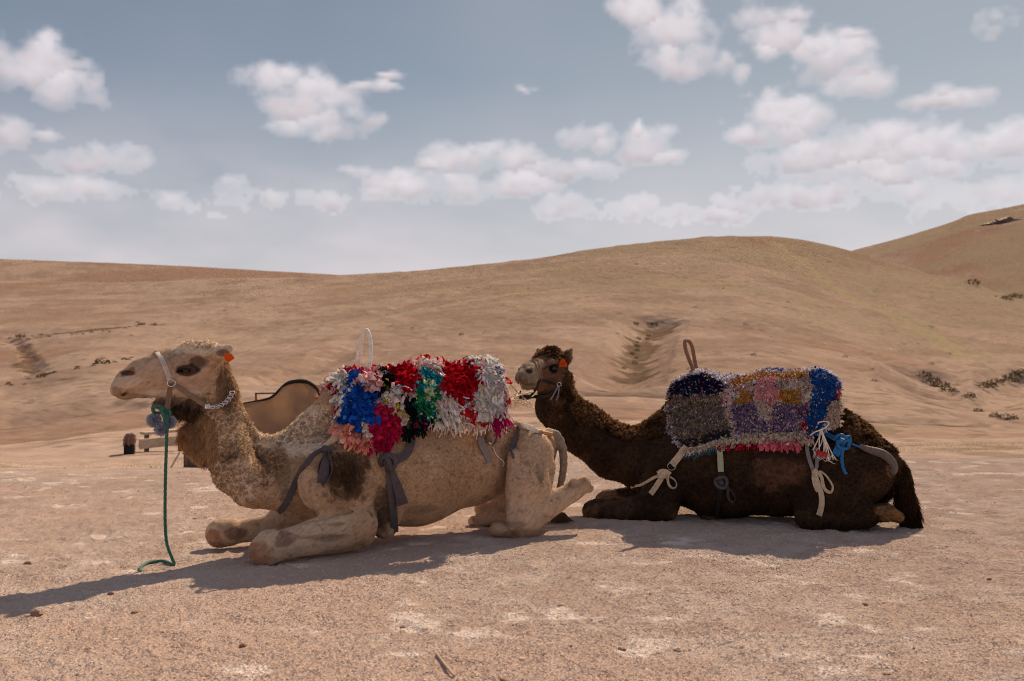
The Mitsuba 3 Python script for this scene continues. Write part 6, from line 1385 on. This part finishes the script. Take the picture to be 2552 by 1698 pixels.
def shrub(center, r, seed, n=420, col=(.060, .050, .028)):
    rng = np.random.default_rng(seed)
    d = unit(rng.normal(size=(n, 3)) * [1, 1, .8]); d[:, 2] = np.abs(d[:, 2])
    lobes = unit(rng.normal(size=(5, 3))); lobes[:, 2] = np.abs(lobes[:, 2]) * .6
    k = .62 + .38 * np.max(d @ lobes.T, axis=1)
    p = d * (r * k * rng.uniform(.25, 1, n) ** .5)[:, None] * [1.1, 1.1, .9]
    a = unit(rng.normal(size=(n, 3))); b = unit(np.cross(a, rng.normal(size=(n, 3)))); s = (r * .10 * rng.uniform(.5, 1.4, n))[:, None]
    v = np.stack([p - a * s, p + b * s * .7, p + a * s, p - b * s * .7], 1) + np.asarray(center)
    f = (np.array([[0, 1, 2], [0, 2, 3]])[None] + (np.arange(n) * 4)[:, None, None]).reshape(-1, 3)
    return trimesh.Trimesh(v.reshape(-1, 3), f, process=False), np.repeat(np.asarray(col) * rng.uniform(.6, 1.5, (n, 1)), 4, 0)


G1 = ("small dark bush growing in the right-hand gully", 'bushes in the right-hand gully')
G2 = ("low dark scrub on the rim of the slope at the left", 'scrub along the left rim')
G3 = ("tiny dark bush dotted on the open hillside", 'bushes dotted on the hillside')
G4 = ("small bush in the dark gully of the middle slope", 'bushes in the middle gully')
G5 = ("dark clod of scrub on the line across the left slope", 'scrub on the line across the left slope')
spots = []
for p in [(141.881, 300, 22.875), (145.81, 300, 23.006), (86.632, 186.976, 13.642), (86.619, 174.149, 10.142), (91.551, 180.58, 10.78), (154.321, 300, 17.507), (144.893, 300, 19.34), (32.48, 78.205, -0.751), (32.781, 77.303, -1.131), (32.66, 76.08, -1.423), (30.178, 69.035, -1.372), (29.526, 66.48, -1.502), (33.078, 69.942, -1.287), (37.214, 77.753, -1.349), (37.444, 77.528, -1.544), (40.16, 82.039, -1.286), (42.668, 85.937, -1.113), (42.056, 83.965, -1.349), (44.001, 86.939, -0.915), (44.791, 87.445, -0.699), (29.298, 63.835, -1.665), (22.599, 48.319, -1.616), (21.551, 44.421, -1.605), (21.594, 43.339, -1.627)]:
    spots.append((p, rg.uniform(.5, 1.0) * p[1] / 95, G1))
for p in [(-23.895, 46.531, -0.387), (-24.509, 47.97, -0.296), (-23.839, 47.143, -0.308), (-24.577, 49.025, -0.205), (-23.488, 47.348, -0.233), (-24.217, 49.382, -0.13), (-22.992, 47.348, -0.15), (-23.928, 49.814, -0.013), (-22.66, 47.693, -0.016), (-23.45, 49.814, 0.095), (-22.793, 49.239, 0.175), (-22.765, 49.742, 0.249), (-22.954, 51.131, 0.396), (-21.833, 49.597, 0.426), (-23.634, 54.501, 0.496), (-21.755, 51.728, 0.565), (-22.521, 54.977, 0.656), (-22.477, 56.186, 0.664), (-26.154, 67.061, 0.727), (-25.902, 67.549, 0.751), (-26.232, 69.841, 0.821)]:
    p = np.array(p)
    spots.append((p + rg.normal(0, .006, 3) * p[1] * [1, 1, 0], float(np.exp(rg.normal(-5.75, .5))) * p[1], G2))
for p in [(14.069, 99.638, 3.879), (13.682, 99.349, 3.698), (13.105, 97.635, 3.403), (13.027, 95.812, 3.031), (12.256, 93.75, 2.832), (12.082, 91.202, 2.475), (11.35, 88.594, 2.212), (11.208, 86.311, 1.89), (10.598, 84.454, 1.584), (10.393, 81.683, 1.222), (9.833, 79.463, 0.949), (9.754, 77.191, 0.692), (8.695, 73.371, 0.343), (7.96, 69.739, 0.03), (7.807, 66.867, -0.264)]:
    p = np.array(p)
    spots.append((p + rg.normal(0, .004, 3) * p[1] * [1, 1, 0], float(np.exp(rg.normal(-5.85, .5))) * p[1], G4))
for p in [(-54.95, 108.854, 2.493), (-53.782, 108.225, 2.486), (-54.263, 109.965, 2.792), (-52.914, 108.382, 2.583), (-52.574, 108.854, 2.778), (-50.904, 106.358, 2.607), (-51.407, 108.697, 2.871), (-49.047, 104.674, 2.679), (-48.735, 105.283, 2.825), (-47.788, 104.22, 2.719), (-46.711, 105.589, 3.059), (-46.853, 107.287, 3.226), (-45.519, 105.283, 3.008), (-45.128, 106.203, 3.208), (-44.012, 104.978, 3.095), (-43.443, 106.049, 3.298), (-42.393, 104.826, 3.23), (-42.208, 108.225, 3.667), (-42.756, 111.248, 3.974), (-41.383, 108.539, 3.721), (-41.87, 111.734, 4.082), (-43.785, 118.924, 4.359), (-40.65, 111.734, 4.082), (-42.901, 119.789, 4.485)]:
    p = np.array(p)
    spots.append((p + rg.normal(0, .006, 3) * p[1] * [1, 1, 0], float(np.exp(rg.normal(-6.3, .5))) * p[1], G5))
for _ in range(40):
    X = rg.uniform(20, 2340); D = float(np.exp(rg.uniform(math.log(52), math.log(200))))
    spots.append(((D * (X - 1178) / 2291, D, 0), rg.uniform(.12, .34) * (D / 90) ** .5, G3))
ORD = ('leftmost', 'second', 'third', 'fourth', 'fifth', 'sixth', 'seventh', 'eighth', 'ninth', 'tenth', 'eleventh', 'twelfth', 'thirteenth', 'fourteenth', 'fifteenth', 'sixteenth', 'seventeenth', 'eighteenth', 'nineteenth', 'twentieth')
rank = {}
for g in (G1, G2, G3, G4, G5):
    own = sorted((q[0][0] / q[0][1], i) for i, q in enumerate(spots) if q[2] is g)
    for k, (_, i) in enumerate(own):
        j = len(own) - 1 - k
        rank[i] = ORD[k] + (' from the left' if k else '') if k <= j and k < 20 else (('rightmost' if j == 0 else ORD[j] + ' from the right') if j < 20 else 'in the middle')
for i, (p, r, lb) in enumerate(spots):
    z = float(ground_z(np.array([p[0]]), np.array([p[1]]))[0])
    m, c = shrub([p[0], p[1], z + (.10 if lb is G5 else -.05) * r], r, int(abs(p[0] * 31 + p[1] * 17)) % 9999, 90 if lb is G3 else 160, (.060, .046, .028) if lb is not G5 else (.085, .048, .032))
    put('shrub', m, 'hair_material', False, color=c, label=f'{lb[0]}, {rank[i]}', category='shrub', group=lb[1])
p = [(-4.499, 88.466, 2.713)][0]
m, c = shrub([p[0], p[1], float(ground_z(np.array([p[0]]), np.array([p[1]]))[0])], .28, 5, 160, (.05, .09, .035))
put('shrub', m, 'hair_material', False, color=c, label='small green bush standing alone on the bare middle slope', category='shrub')

ro = [np.array(e) for e in [(187.657, 412, 54.091), (190.894, 412, 54.811), (193.904, 410, 55.267), (198.915, 410, 55.446), (203.926, 410, 55.983), (208.758, 410, 56.699), (214.127, 410, 57.773)]]
scene['outcrop_material'] = weave((.135, .085, .068), .5, .8, .4)
put('rock_outcrop', cat([lump([e[0], e[1] - 24 + i, e[2] * .945 - 1.6 - .3 * (i % 2)], 2.6 + .7 * (i % 3), i + 5, .5, 3, 1.9, (1.6, .9, .55)) for i, e in enumerate(ro)]), 'outcrop_material', 30, label='dark rocky outcrop near the top of the tall right hill', category='rock outcrop')
